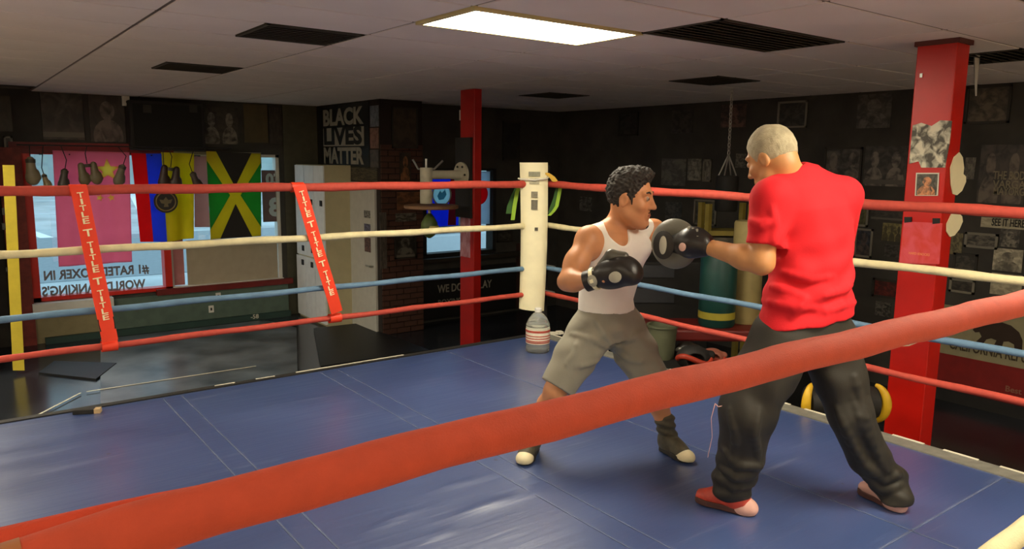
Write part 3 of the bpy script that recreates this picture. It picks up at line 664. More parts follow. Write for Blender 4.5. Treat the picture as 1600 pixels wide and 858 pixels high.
# support columns
M_COL = mat('column red paint', '#c2160a', .38, var=.12, scale=4, bump=.06, bscale=18)
cA = thing('support_column', 'wide red support column with posters in front of the poster wall', 'column', (5.15, 2.25, ZF), 'red support columns')
CX0, CY0, CY1, CX1 = 5.0, 2.18, 2.42, 5.17
MB().b2((CX0, CY0, ZF), (CX1, CY1, ZC)).build('shaft', M_COL, cA, bevel=.006)
MB().b2((CX0-.012, CY0-.014, ZC-.03), (CX1+.014, CY1+.014, ZC)).build('collar', mat('shaded dark collar', '#5a2a24', .8), cA)  # collar colour darkened for the shading at the column top
def on_col(name, px, m, parent, t=.006, org=None):
    pp = [on_x(x, y, CX0-.001) for x, y in px]
    return MB().prism([(-p[1], p[2]) for p in pp], (CX0-.001, 0, 0), (0, -1, 0), (0, 0, 1), t).build(name, m, parent)
t = on_col('photo_print', [(1427, 196), (1440, 192), (1456, 197), (1470, 188), (1488, 189), (1484, 225), (1477, 262), (1440, 262), (1436, 252), (1421, 256), (1424, 225)], print_mat('black and white photo', '#4a4538', '#d6cfb4', seed=11, scale=5, rough=.5), None)
tag(t, 'torn black and white photo pasted high on the wide red column', 'photo')
t = tag(on_col('framed_photo', [(1432, 270), (1468, 270), (1466, 306), (1430, 306)], M_PAPER, None), 'small white bordered photo on the red column just above the top rope', 'photo')
on_col('print', [(1434, 272), (1466, 272), (1464, 305), (1432, 305)], print_mat('small fighter photo', '#3a382f', '#5d584a', '#d08a5a', seed=5, head=True, scale=5), t, .008)
t = tag(on_col('poster', [(1413, 346), (1473, 349), (1468, 413), (1406, 411)], print_mat('pink red poster', '#cf3a32', '#d8505a', seed=8, scale=2.5), None), 'pink red paper poster taped to the red column below the top rope', 'poster')
c_ = on_x(1436, 397, CX0-.008); text_mb('HARD KNOCKS', c_, (0, -1, 0), (0, 0, 1), .022, width=.13, depth=.001).build('lettering', mat('pale orange lettering', '#e88a58', .6), t)
for k, (x, y) in enumerate(((1419, 343), (1463, 345))): on_col('tape', [(x-5, y-4), (x+6, y-4), (x+6, y+4), (x-5, y+5)], M_BLACK, t, .009)
MB().b2((CX0-.008, on_x(1440, 118, CX0)[1]-.008, on_x(1440, 118, CX0)[2]-.012), (CX0, on_x(1440, 118, CX0)[1]+.008, on_x(1440, 118, CX0)[2]+.012)).build('metal_clip', M_STEEL, cA)
# paper shapes fixed to the column side
def blob(pts, lab):
    pp = [on_y(x, y, CY0-.004) for x, y in pts]
    return tag(MB().prism([(p[0], p[2]) for p in pp], (0, CY0-.004, 0), (1, 0, 0), (0, 0, 1), .006).build('paper_cutout', M_CREAM), lab, 'cutout', 'paper cutouts on the column')
blob([(1484, 262), (1490, 245), (1498, 238), (1503, 246), (1505, 262), (1504, 272), (1508, 276), (1508, 284), (1502, 298), (1494, 305), (1488, 303), (1485, 288)], 'upper cream rounded cutout on the side of the wide red column')
blob([(1478, 350), (1486, 334), (1495, 331), (1502, 338), (1503, 346), (1498, 358), (1490, 368), (1483, 370), (1478, 362)], 'lower cream rounded cutout on the side of the wide red column')
# hanging plastic point near the column
a = on_y(1526, 84, 2.75); t = thing('hanging_plastic', 'thin white plastic point hanging from the ceiling right of the wide red column', 'plastic strip', P(1525, 153, 5.6))
MB().tube([P(1527, 78, 5.6), P(1526, 100, 5.6), P(1525, 130, 5.6), P(1525, 150, 5.6)], [.035, .03, .016, .008], 8, .5).build('strip', mat('milky plastic', '#d8d4cc', .4, var=0, alpha_trans=.3), t, smooth=True)
MB().tube([P(1527, 78, 5.6), P(1527, 60, 5.6)*A(1, 1, 0)+A(0, 0, ZC)], .01, 6).build('cord', M_STEEL, t)

cB = thing('support_column', 'narrow red support column behind the far rope with speed bag arm', 'column', (4.83, 7.19, ZF), 'red support columns')
DX0, DY0, DY1, DX1 = 4.78, 7.05, 7.33, 4.88
MB().b2((DX0, DY0, ZF), (DX1, DY1, ZC)).build('shaft', mat('deep red column paint', '#a5120a', .42, var=.14, scale=5, bump=.05), cB, bevel=.006)
zt_, zb_ = 1.62, .98
p_hi = on_x(728, 215, DX0)[2]; p_lo = on_x(728, 340, DX0)[2]
MB().b2((DX0-.03, DY0+.03, p_lo), (DX0, DY1+.06, p_hi)).build('backing_board', M_BLACK, cB)
MB().b2((DX0-.006, DY0+.07, on_x(720, 400, DX0)[2]), (DX0, DY1-.01, p_lo)).build('poster', print_mat('pinkish column poster', '#9b5a62', '#b98a92', seed=2), cB)
MB().b2((DX0-.006, DY1-.0, on_x(720, 188, DX0)[2]), (DX0+.02, DY1+.012, on_x(720, 172, DX0)[2])).build('light_switch', M_WHITE, cB)
# speed bag platform on the column
M_ENAMEL = mat('cream enamel', '#b8b29a', .45)
fl_ = on_x(722, 273, DX0-.035); sp = thing('speed_bag_platform', 'cream steel speed bag platform reaching out from the narrow red column', 'speed bag platform', fl_+A(0, 0, -.4))
MB().cyl(fl_, fl_+A(-.025, 0, 0), .14, n=28).build('flange', M_ENAMEL, sp)
for k in range(6):
    a_ = k*math.pi/3; p = fl_+A(-.025, .1*math.cos(a_), .1*math.sin(a_)); MB().cyl(p, p+A(-.012, 0, 0), .012, n=8).build('bolt', M_BLACK, sp)
ar = P(666, 273, fl_@FH-.25)
pz = lambda x, y: P(x, y, ar@FH)
MB().cyl(fl_+A(-.02, 0, 0), ar+A(0, 0, 0), .05, n=18).build('arm', M_ENAMEL, sp, smooth=True)
MB().cyl(pz(666, 318), pz(666, 262), .068, n=20).build('upright_tube', M_ENAMEL, sp, smooth=True)
for dx, ex, ey in ((-6, 645, 249), (0, 666, 249), (6, 692, 251)):
    pts_ = [pz(666+dx*.5, 264), pz(666+dx*2.1, 264), pz(ex, ey)] if dx else [pz(666, 264), pz(666, 255), pz(666, 248)]
    MB().tube(pts_, .011 if dx else .014, 8).build('prong', M_STEEL, sp, smooth=True)
bc = pz(674, 323); MB().lathe([(.29, 0), (.3, .008), (.3, .032), (.29, .04)], bc-A(0, 0, .02), ZZ, 40).build('board', mat('wooden board', '#7c5a3c', .5, var=.15), sp)
sb = thing('speed_bag', 'small green and yellow speed bag hanging under the round platform', 'speed bag', pz(671, 370), None)
MB().lathe([(.015, 0), (.06, .03), (.095, .1), (.09, .17), (.05, .24), (.02, .275)], pz(671, 372), ZZ, 20).build('bladder', mat('green leather', '#4a5a24', .5, var=.3), sb, smooth=True)
MB().cyl(pz(671, 345), pz(671, 325), .018).build('swivel', M_STEEL, sb)
MB().lathe([(.09, 0), (.097, .03), (.09, .06)], pz(673, 368)+A(0, 0, .05), ZZ, 20).build('band', mat('pale yellow leather', '#b5a65c', .5), sb, smooth=True)

# posters on the walls -------------------------------------------------------
DK = '#1f1c18'
def poster(px, lab, c0='#2a2723', c1='#4a463f', c2=None, plane='xw', head=False, caption=None, scale=4, frame=None, heads=1, cat='poster', name='poster', group=None, seed=[0], t=.008):
    x0, y0, x1, y1 = px; seed[0] += 1
    if plane == 'xw': c1 = tuple(v*1.5 for v in lin(c1)); c2 = tuple(v*1.5 for v in lin(c2)) if c2 else None; c0 = tuple(v*1.1 for v in lin(c0))
    if plane in ('xw', 'xj'):
        X = XW if plane == 'xw' else XJ; a = on_x(x0, (y0+y1)/2, X); b = on_x(x1, (y0+y1)/2, X); cx = (x0+x1)/2
        z0, z1 = on_x(cx, y1, X)[2], on_x(cx, y0, X)[2]; lo = (X-t, min(a[1], b[1]), z0); hi = (X-.001, max(a[1], b[1]), z1); pl = 'x'
    else:
        Y = {'yw': YW-.02, 'yb': YB, 'ybr': YP-.085}[plane]; a = on_y(x0, (y0+y1)/2, Y); b = on_y(x1, (y0+y1)/2, Y); cx = (x0+x1)/2
        z0, z1 = on_y(cx, y1, Y)[2], on_y(cx, y0, Y)[2]; lo = (min(a[0], b[0]), Y-t, z0); hi = (max(a[0], b[0]), Y-.001, z1); pl = 'y'
    o = MB().b2(lo, hi).build(name, print_mat('print %d' % seed[0], c0, c1, c2, seed[0], pl, head, caption, scale, heads=heads))
    tag(o, lab, cat, group)
    if frame:
        f = MB(); w_ = .022; l, h = A(*lo), A(*hi)
        ax = 1 if pl == 'x' else 0
        for k in range(4):
            l2, h2 = l.copy(), h.copy(); l2[1-ax] -= .012
            if k == 0: h2[2] = l[2]+w_
            if k == 1: l2[2] = h[2]-w_
            if k == 2: h2[ax] = l[ax]+w_
            if k == 3: l2[ax] = h[ax]-w_
            f.b2(l2, h2)
        f.build('frame', frame, o)
    return o, A(*lo), A(*hi)
M_FR = mat('grey picture frame', '#7d786a', .5); M_FRD = mat('dark picture frame', '#2f2a22', .5); M_FRW = mat('white picture frame', '#b5b0a0', .5)
# window wall above the window
poster((65, 145, 130, 218), 'dark fight photo above the shop window with pale lower edge', '#2b2620', '#4b443c', plane='yw', caption='#5d5a4d', scale=3)
poster((140, 148, 195, 222), 'dark portrait poster above the pink red flag', '#2a241f', '#3c332c', '#6a5e54', plane='yw', head=True, scale=4)
poster((316, 168, 372, 225), 'group of grey fight photos above the gold and green flag', '#26221c', '#3d382f', '#7d776a', plane='yw', head=True, heads=2, scale=6)
poster((381, 163, 418, 223), 'plain olive brown poster near the top of the window wall', '#4b4128', '#54482c', plane='yw', scale=3)
poster((420, 168, 440, 224), 'narrow dark photo at the right end of the window wall', '#2b2620', '#40382f', plane='yw', head=True)
bx = on_y(263, 238, YW-.2); t = thing('wall_speaker', 'big plain black box hung high over the red blue yellow flag', 'speaker', bx)
a, b = on_y(206, 238, YW-.2), on_y(318, 155, YW-.2); MB().b2((a[0], YW-.2, 1.56), (b[0], YW-.03, min(b[2], 2.2))).build('case', M_BLACK, t, bevel=.01)
MB().b2((a[0]+.04, YW-.206, 1.6), (b[0]-.04, YW-.2, min(b[2], 2.2)-.04)).build('front_cloth', mat('black speaker cloth', '#181713', .9, var=.3, scale=200), t)
for k, x in enumerate((230, 302)):
    p = on_y(x, 170, YW-.207); MB().b2((p[0]-.05, p[1]-.004, p[2]-.05), (p[0]+.05, p[1], p[2]+.05)).build('sticker', mat('dim sticker', '#37342d', .8), t)
p = on_y(196, 157, YW-.03); t = tag(MB().b2((p[0]-.045, YW-.06, p[2]-.07), (p[0]+.045, YW-.0, p[2]+.06)).build('wall_sensor', M_WHITE), 'tiny white sensor box high on the window wall under the ceiling', 'sensor')
MB().cyl((p[0]+.012, YW-.064, p[2]-.02), (p[0]+.012, YW-.058, p[2]-.02), .015, n=10).build('lens', M_BLACK, t)
for k, (px, lb) in enumerate((((330, 483), 'white wall outlet low on the green panel'), ((341, 463), 'small white wall outlet under the window sill'))):
    p = on_y(px[0], px[1], YW-.065); t = tag(MB().b2((p[0]-.035, p[1]-.006, p[2]-.05), (p[0]+.035, p[1]+.02, p[2]+.05)).build('wall_outlet', M_WHITE), lb, 'outlet')
    MB().b2((p[0]-.012, p[1]-.009, p[2]-.02), (p[0]+.012, p[1]-.005, p[2]+.02)).build('socket', M_BLACK, t)
p = on_y(398, 495, YW-.142); tag(text_mb('-58', p, (1, 0, 0), (0, 0, 1), .09, depth=.006).build('wall_numeral', M_PAPER), 'small white marking on the green baseboard left of the lockers', 'marking')
# left edge: yellow lettered banner on the end wall
t = thing('yellow_banner', 'tall narrow yellow banner with black marks at the far left edge', 'banner', (.5, 9.74, ZF+.01))
yb = [on_y(x, y, 9.72) for x, y in ((4, 258), (22, 258), (38, 578), (20, 578))]
MB().prism([(p[0], p[2]) for p in yb], (0, 9.72, 0), (1, 0, 0), (0, 0, 1), .03).build('cloth', mat('yellow banner cloth', '#d9c33c', .6, var=.08, alpha_trans=.15), t)
for (x0, y0, x1, y1) in ((3, 325, 8, 336), (3, 349, 9, 359), (9, 418, 18, 424)):
    a, b = on_y(x0, y0, 9.715), on_y(x1, y1, 9.715); MB().b2((a[0], 9.712, b[2]), (b[0], 9.722, a[2])).build('mark', M_BLACK, t)
poster((-2, 150, 18, 205), 'olive poster at the top left edge of the picture', '#3d382a', '#453f2f', plane='yw'); poster((6, 213, 20, 235), 'small framed photo at the left edge above the yellow banner', '#2a241f', '#4b443c', plane='yw', frame=M_FR)

# flags in the shop window ---------------------------------------------------
def cloth(name, corners, m, parent, Y, amp=.02, fr=14, n=24, thick=.004, hole=None):
    """hanging cloth with soft vertical folds, corners TL TR BR BL as pixels; hole(x, z) marks where another cloth piece is sewn in"""
    TL_, TR_, BR_, BL_ = [on_y(x, y, Y) for x, y in corners]; rows = []; m_ = 12
    if hole: n, m_ = 60, 60
    for i in range(m_+1):
        t_ = i/m_; l = TL_+(BL_-TL_)*t_; r = TR_+(BR_-TR_)*t_; rows.append([l+(r-l)*j/n+A(0, amp*math.sin((l+(r-l)*j/n)[0]*fr+t_*.7)*(.4+.6*t_), 0) for j in range(n+1)])
    if not hole: return MB().strip(rows, A(0, thick, 0)).build(name, m, parent, smooth=True)
    mb = MB().strip(rows); ins = [hole(p[0], p[2]) for p in mb.v]; mb.f = [q for q in mb.f if not all(ins[k] for k in q)]
    o = mb.build(name, m, parent, smooth=True); sd_ = o.modifiers.new('solid', 'SOLIDIFY'); sd_.thickness = thick; return o
def in_poly(poly):
    def fn(x, z):
        c = False
        for (x1, z1), (x2, z2) in zip(poly, poly[1:]+poly[:1]):
            if (z1 > z) != (z2 > z) and x < (x2-x1)*(z-z1)/(z2-z1)+x1: c = not c
        return c
    return fn
def star_poly(c_, r, rot): return [(c_[0]+math.sin(rot+k*math.pi/5)*(r if k % 2 == 0 else r*.42), c_[2]+math.cos(rot+k*math.pi/5)*(r if k % 2 == 0 else r*.42)) for k in range(10)]
STARS = [(168, 266, .15, 0), (156, 309, .05, .3), (174, 309, .05, -.2), (186, 292, .05, .2), (190, 270, .05, .5)]
FY = YW-.22
fm = lambda n, c, a=.45: mat('flag '+n, c, .75, var=.05, scale=6, alpha_trans=min(.8, a*1.5))
SH = [in_poly(star_poly(on_y(a, b, YW-.22-.025), r, rt)) for a, b, r, rt in STARS]
t = thing('flag', 'large pink red flag with yellow stars hanging in the shop window', 'flag', on_y(145, 416, FY), 'flags in the shop window')
cloth('red_field', ((82, 235), (202, 238), (206, 409), (92, 417)), fm('red', '#ff9cb0', .5), t, FY, .018, 18, hole=lambda x, z: any(q(x, z) for q in SH))
def star(x, y, r, rot=0):
    c_ = on_y(x, y, FY-.025); pl = [(math.sin(rot+k*math.pi/5)*(r if k % 2 == 0 else r*.42), math.cos(rot+k*math.pi/5)*(r if k % 2 == 0 else r*.42)) for k in range(10)]
    MB().prism(pl, c_, (1, 0, 0), (0, 0, 1), -.004).build('star', fm('star yellow', '#fff08a', .5), t)
for q in STARS: star(*q)
t = thing('flag', 'hanging flag in red blue and yellow upright bands', 'flag', on_y(258, 378, FY+.02), 'flags in the shop window')
cloth('red_band', ((205, 239), (228, 240), (240, 378), (219, 378)), fm('bright red', '#f02030', .45), t, FY+.02, .008, 20, 8)
cloth('blue_band', ((228, 240), (252, 240), (261, 378), (240, 378)), fm('blue', '#3c68ee', .45), t, FY+.02, .008, 20, 8)
cloth('yellow_band', ((252, 238), (303, 240), (302, 372), (261, 378)), fm('yellow', '#e8d52c', .45), t, FY+.02, .03, 24, 16)
t = thing('round_emblem', 'round black and gold eagle emblem hanging over the blue and yellow bands', 'emblem', on_y(259, 332, FY-.06))
ec = on_y(259, 315, YW-.355)
MB().cyl(ec, ec+A(0, -.012, 0), .15, n=36).build('disc', mat('emblem black', '#2a2520', .6), t)
rg = [ec+A(math.cos(a_)*.12, -.015, math.sin(a_)*.12) for a_ in np.linspace(0, 2*math.pi, 33)]
MB().tube(rg, .008, 6).build('gold_ring', mat('emblem gold', '#8a7440', .5), t)
MB().prism([(-.08, .03), (-.03, .02), (0, .06), (.03, .02), (.08, .03), (.06, -.02), (.02, -.03), (.03, -.07), (-.03, -.07), (-.02, -.03), (-.06, -.02)], ec+A(0, -.013, 0), (1, 0, 0), (0, 0, 1), .005).build('eagle', mat('emblem tan', '#6f6346', .6), t)
t = thing('flag', 'black green flag with a gold diagonal cross hanging in the window', 'flag', on_y(366, 372, FY-.02), 'flags in the shop window')
cs = {k: on_y(*v, FY-.02) for k, v in dict(tl=(322, 236), tr=(407, 240), br=(408, 369), bl=(329, 374)).items()}
cen = (cs['tl']+cs['tr']+cs['br']+cs['bl'])/4; g_ = .075
def tri_pts(a, b):
    ab = nrm(b-a); q_ = min(.13, .4*np.linalg.norm(b-a)); mid = cen+((a+b)/2-cen)*.2; return a+ab*q_, b-ab*q_, mid
def tri(a, b, m, nm):
    MB().prism([(p[0]-cen[0], p[2]-cen[2]) for p in tri_pts(a, b)], cen+A(0, -.008, 0), (1, 0, 0), (0, 0, 1), .004).build(nm, m, t)
TH = [in_poly([(p[0], p[2]) for p in tri_pts(cs[a_], cs[b_])]) for a_, b_ in (('tl', 'tr'), ('bl', 'br'), ('tl', 'bl'), ('tr', 'br'))]
cloth('gold_cross', ((322, 236), (407, 240), (408, 369), (329, 374)), fm('gold', '#dcc638', .45), t, FY-.02, .003, 14, hole=lambda x, z: any(q(x, z) for q in TH))
tri(cs['tl'], cs['tr'], fm('black', '#201c18', .05), 'black_field'); tri(cs['bl'], cs['br'], fm('black', '#201c18', .05), 'black_field')
tri(cs['tl'], cs['bl'], fm('green', '#38a84a', .45), 'green_field'); tri(cs['tr'], cs['br'], fm('green', '#38a84a', .45), 'green_field')
t = thing('towel', 'pale pink cloth hanging between the yellow band and the gold cross flag', 'cloth', on_y(315, 355, FY+.05))
cloth('cloth', ((303, 244), (323, 244), (328, 355), (304, 355)), fm('pale pink', '#c9a09a', .45), t, FY+.06, .01, 30, 8)

for fo, x, y0_ in zip([o for o in bpy.data.objects if o.name.split('.')[0] in ('flag', 'towel') and o.location[1] > 10], (1.05, 2.0, 2.9, 2.55), (FY, FY+.02, FY-.02, FY+.06)):
    for dx in (0, .3): MB().b2((x+dx, y0_-.01, 1.485), (x+dx+.015, YW+.0, 1.5)).build('hook', M_BLACK, fo)
# boxing gloves hanging in the window
t = thing('hanging_rail', 'thin dark rail above the window that the gloves hang from', 'rail', (2.0, YW-.36, 1.6))
MB().cyl((.8, YW-.36, 1.6), (3.3, YW-.36, 1.6), .008, n=8).build('rail', M_BLACK, t)
for x in (1.0, 2.1, 3.25): MB().cyl((x, YW-.36, 1.6), (x, YW-.03, 1.6), .008, n=8).build('bracket', M_BLACK, t)
MB().cyl(ec+A(0, 0, .14), (ec[0], YW-.36, 1.6), .005, n=6).build('cord', M_BLACK, bpy.data.objects['round_emblem'])
def hung_glove(px, py, sc, colr, lab, lean=0.0, pair=False):
    sc *= .82
    Y = YW-.36; c_ = on_y(px, py, Y); t = thing('boxing_glove', lab, 'boxing glove', c_-A(0, 0, .14*sc), 'boxing gloves hung in the window')
    m = mat('hung glove '+colr, colr, .45, var=.15, bump=.05); u = A(math.cos(lean), 0, math.sin(lean)); v = A(-math.sin(lean), 0, math.cos(lean))
    f = Field(c_-.3*sc, c_+.3*sc, .012*sc)
    for s0 in ((0,) if not pair else (-.08, .08)):
        o = c_+u*s0*sc
        f.cap(o+v*.13*sc, o+v*.02*sc, .045*sc, .055*sc, .03*sc); f.ell(o-v*.07*sc+u*.01*sc, (u, A(0, 1, 0), v), (.078*sc, .06*sc, .095*sc), .03*sc)
        f.cap(o+u*.055*sc+v*.0*sc, o+u*.075*sc-v*.075*sc, .026*sc, .024*sc, .012*sc)
    f.build('padding', m, t)
    MB().tube([c_+v*.15*sc, c_+v*.3*sc, A(c_[0], Y, 1.6)], .006, 6).build('lace', M_BLACK, t)
    MB().cyl(c_+v*.1*sc, c_+v*.145*sc, .052*sc, n=14).build('cuff', mat('glove cuff', '#4a4436', .6), t)
hung_glove(49, 268, 1.25, '#8a7d62', 'tan boxing glove hung highest at the left of the window')
hung_glove(72, 284, .7, '#9a8a66', 'smaller tan boxing glove hung beside the leftmost glove', .2)
hung_glove(99, 281, 1.0, '#4c443a', 'dark pair of gloves hung over the left edge of the pink red flag', -.2)
hung_glove(139, 272, 1.05, '#71654a', 'olive glove pair hung left of the large yellow star', .1, True)
hung_glove(187, 274, 1.05, '#746a54', 'olive glove hung right of the large yellow star', -.35)
hung_glove(265, 278, 1.15, '#3c2a20', 'dark brown glove pair hung over the yellow band', -.15, True)
hung_glove(306, 284, 1.0, '#4a3a34', 'dark glove hung over the pale pink cloth', .3)

# white lockers -----------------------------------------------------------
LXf, LYn = 4.26, 10.0
lo_z, mid_z, hi_z = ZF, on_x(505, 408, LXf)[2], on_x(499, 258, LXf)[2]
lk = thing('locker_bank', 'tall white locker bank with small black latches beside the window', 'lockers', (4.5, 10.5, ZF))
M_LOCK = mat('white locker enamel', '#e4e6e6', .45, var=.05); M_LOCKS = mat('cream locker side', '#b9b08c', .5, var=.05)
MB().b2((LXf+.03, LYn+.01, ZF), (XJ-.01, YW-.15, hi_z)).build('carcass', M_LOCKS, lk, bevel=.005)
ylen = (YW-.15-LYn)/3
for k in range(3):
    y0 = LYn+ylen*k
    for z0, z1, off in ((ZF+.04, mid_z-.01, 0.0), (mid_z+.01, hi_z-.01, .012)):
        d_ = MB().b2((LXf+off, y0+.006, z0), (LXf+.03, y0+ylen-.006, z1)).build('door', M_LOCK, lk)
        for zz in ([z1-.09, ] if off == 0 else [z0+.1, z1-.52]):
            MB().b2((LXf+off-.012, y0+.06, zz-.04), (LXf+off, y0+.13, zz+.04)).build('latch', M_BLACK, d_)
# BLACK LIVES MATTER poster on the return wall
o, lo, hi = poster((498, 163, 578, 260), 'black poster with three lines of big white block letters', '#14120f', '#191713', plane='xj', t=.012)
yc = (lo[1]+hi[1])/2; wy = (hi[1]-lo[1]); hz = (hi[2]-lo[2]); M_PW = mat('dim white lettering', '#958f80', .7, var=.06)
MB().b2((lo[0]-.003, lo[1]+.09*wy, lo[2]+.33*hz), (lo[0], hi[1]-.12*wy, lo[2]+.63*hz)).build('white_block', M_PW, o)
text_mb('BLACK', A(lo[0]-.001, yc, lo[2]+.79*hz), (0, -1, 0), (0, 0, 1), .31, width=wy*.78, depth=.004, bold=.04).build('lettering', M_PW, o)
text_mb('LIVES', A(lo[0]-.004, yc, lo[2]+.48*hz), (0, -1, 0), (0, 0, 1), .33, width=wy*.74, depth=.004, bold=.04).build('lettering', M_BLACK, o)
text_mb('MATTER', A(lo[0]-.001, yc, lo[2]+.16*hz), (0, -1, 0), (0, 0, 1), .31, width=wy*.78, depth=.004, bold=.04).build('lettering', M_PW, o)
poster((579, 165, 592, 198), 'pale blue grey photo at the top of the strip beside the block letter poster', '#5a5f6a', '#7a7f88', plane='xj', seed=[40])
poster((579, 200, 592, 232), 'pinkish photo in the middle of the strip beside the block letter poster', '#6a4a3c', '#8a6656', plane='xj', seed=[41])
poster((579, 234, 592, 262), 'grey brown photo at the bottom of the strip beside the block letter poster', '#3f3a35', '#5a524b', plane='xj', seed=[42])
poster((546, 262, 590, 283), 'dark patterned print between the door and the block letter poster', '#23201a', '#5a5240', plane='xj', scale=7, seed=[43])
# brick pillar photos
poster((612, 168, 652, 232), 'dark framed poster high on the brick pillar', '#2d241b', '#43372a', plane='ybr', frame=M_FRD, seed=[50])
poster((624, 238, 642, 282), 'brown portrait photo on the brick pillar left of the platform prongs', '#2b2016', '#3a2a1c', '#8a5a34', plane='ybr', head=True, seed=[51])
poster((620, 300, 656, 328), 'orange brown print on the brick pillar under the top rope', '#4a2e1a', '#7d5030', plane='ybr', scale=3, seed=[52])
poster((618, 333, 650, 346), 'pale smudged print on the brick pillar above the cream rope', '#2f2820', '#6d6658', plane='ybr', scale=4, seed=[53])
poster((616, 366, 650, 404), 'black framed photo on the brick pillar below the cream rope', '#1d1a15', '#3a372f', '#6a665a', plane='ybr', head=True, frame=M_FRD, caption='#6d675a', seed=[54])
poster((594, 332, 604, 420), 'narrow strip of stickers on the edge of the brick pillar', '#3a3630', '#5c5248', plane='ybr', scale=8, seed=[55])
# flags behind the rear window
t = thing('flag', 'blue flag with a round pale seal behind the rear window', 'flag', on_y(690, 350, YB+.05), 'flags in the rear window')
sq = on_y(690, 304, YB+.045)
cloth('blue_field', ((664, 268), (716, 268), (716, 352), (664, 356)), fm('deep blue', '#3f6cff', .5), t, YB+.05, .008, 20, 10, hole=lambda x, z: (x-sq[0])**2+(z-sq[2])**2 < .15**2)
sc_ = on_y(690, 304, YB+.045); MB().cyl(sc_, sc_-A(0, .006, 0), .155, n=32).build('seal', fm('pale seal', '#d4f2f6', .5), t)
rg = [sc_+A(math.cos(a_)*.155, -.008, math.sin(a_)*.155) for a_ in np.linspace(0, 2*math.pi, 33)]; MB().tube(rg, .01, 6).build('seal_ring', fm('seal rim', '#d8d4a8', .3), t)
MB().prism([(-.08, -.02), (-.03, .06), (0, .02), (.05, .07), (.08, 0), (.03, -.07), (-.05, -.08)], sc_+A(0, -.007, 0), (1, 0, 0), (0, 0, 1), .004).build('seal_figure', fm('seal figure', '#8fc0d0', .5), t)
cloth('red_edge', ((705, 268), (716, 268), (712, 352), (700, 352)), fm('red edge', '#c83a50', .45), t, YB+.04, .004, 20, 4)
t = thing('flag', 'white flag with a red disc behind the rear window right of the column', 'flag', on_y(760, 350, YB+.05), 'flags in the rear window')
sq = on_y(748, 303, YB+.045)
cloth('white_field', ((738, 268), (769, 268), (769, 350), (738, 350)), fm('white', '#cfe0ee', .5), t, YB+.05, .006, 18, 8, hole=lambda x, z: (x-sq[0])**2+(z-sq[2])**2 < .16**2)
sc_ = on_y(748, 303, YB+.045); MB().cyl(sc_, sc_-A(0, .006, 0), .165, n=32).build('red_disc', fm('disc red', '#f02a44', .5), t)
# dark board with lettering below the rear window
a, b = on_y(658, 415, YB-.02), on_y(806, 480, YB-.02)
t = thing('sign_board', 'black board with white capital lettering under the rear window', 'sign', ((a[0]+b[0])/2, YB-.02, -.9))
MB().b2((a[0]-.02, YB-.025, -.86), (b[0], YB-.001, -.12)).build('board', mat('black board', '#141210', .5), t, bevel=.004)
c_ = on_y(727, 448, YB-.027); text_mb("WE DON'T PLAY", c_+A(0, 0, .0), (1, 0, 0), (0, 0, 1), .165, width=.98, depth=.004).build('lettering', M_PW, t)
c_ = on_y(714, 468, YB-.027); text_mb('BOXING', c_-A(.12, 0, .02), (1, 0, 0), (0, 0, 1), .11, width=.42, depth=.004).build('lettering', M_PW, t)
a = on_y(660, 388, YB-.1); MB_ = MB().b2((5.45, YB-.14, .0), (7.3, YB, .06)); tag(MB_.build('window_ledge', mat('dark wood ledge', '#2d251c', .5)), 'dark wooden ledge under the rear window', 'ledge')
p = on_y(722, 402, YB-.02)
poster((776, 360, 800, 378), 'small dark framed photo right of the rear window', '#24211b', '#4a463c', plane='yb', frame=M_FRD, seed=[60])
poster((806, 380, 822, 480), 'narrow dark red and brown poster strip left of the corner pad', '#2a1c16', '#4a2a22', plane='yb', scale=5, seed=[61])
poster((785, 190, 812, 250), 'dark poster above the rear window corner', '#24221d', '#2f2c26', plane='yb', seed=[62], frame=M_FRD)

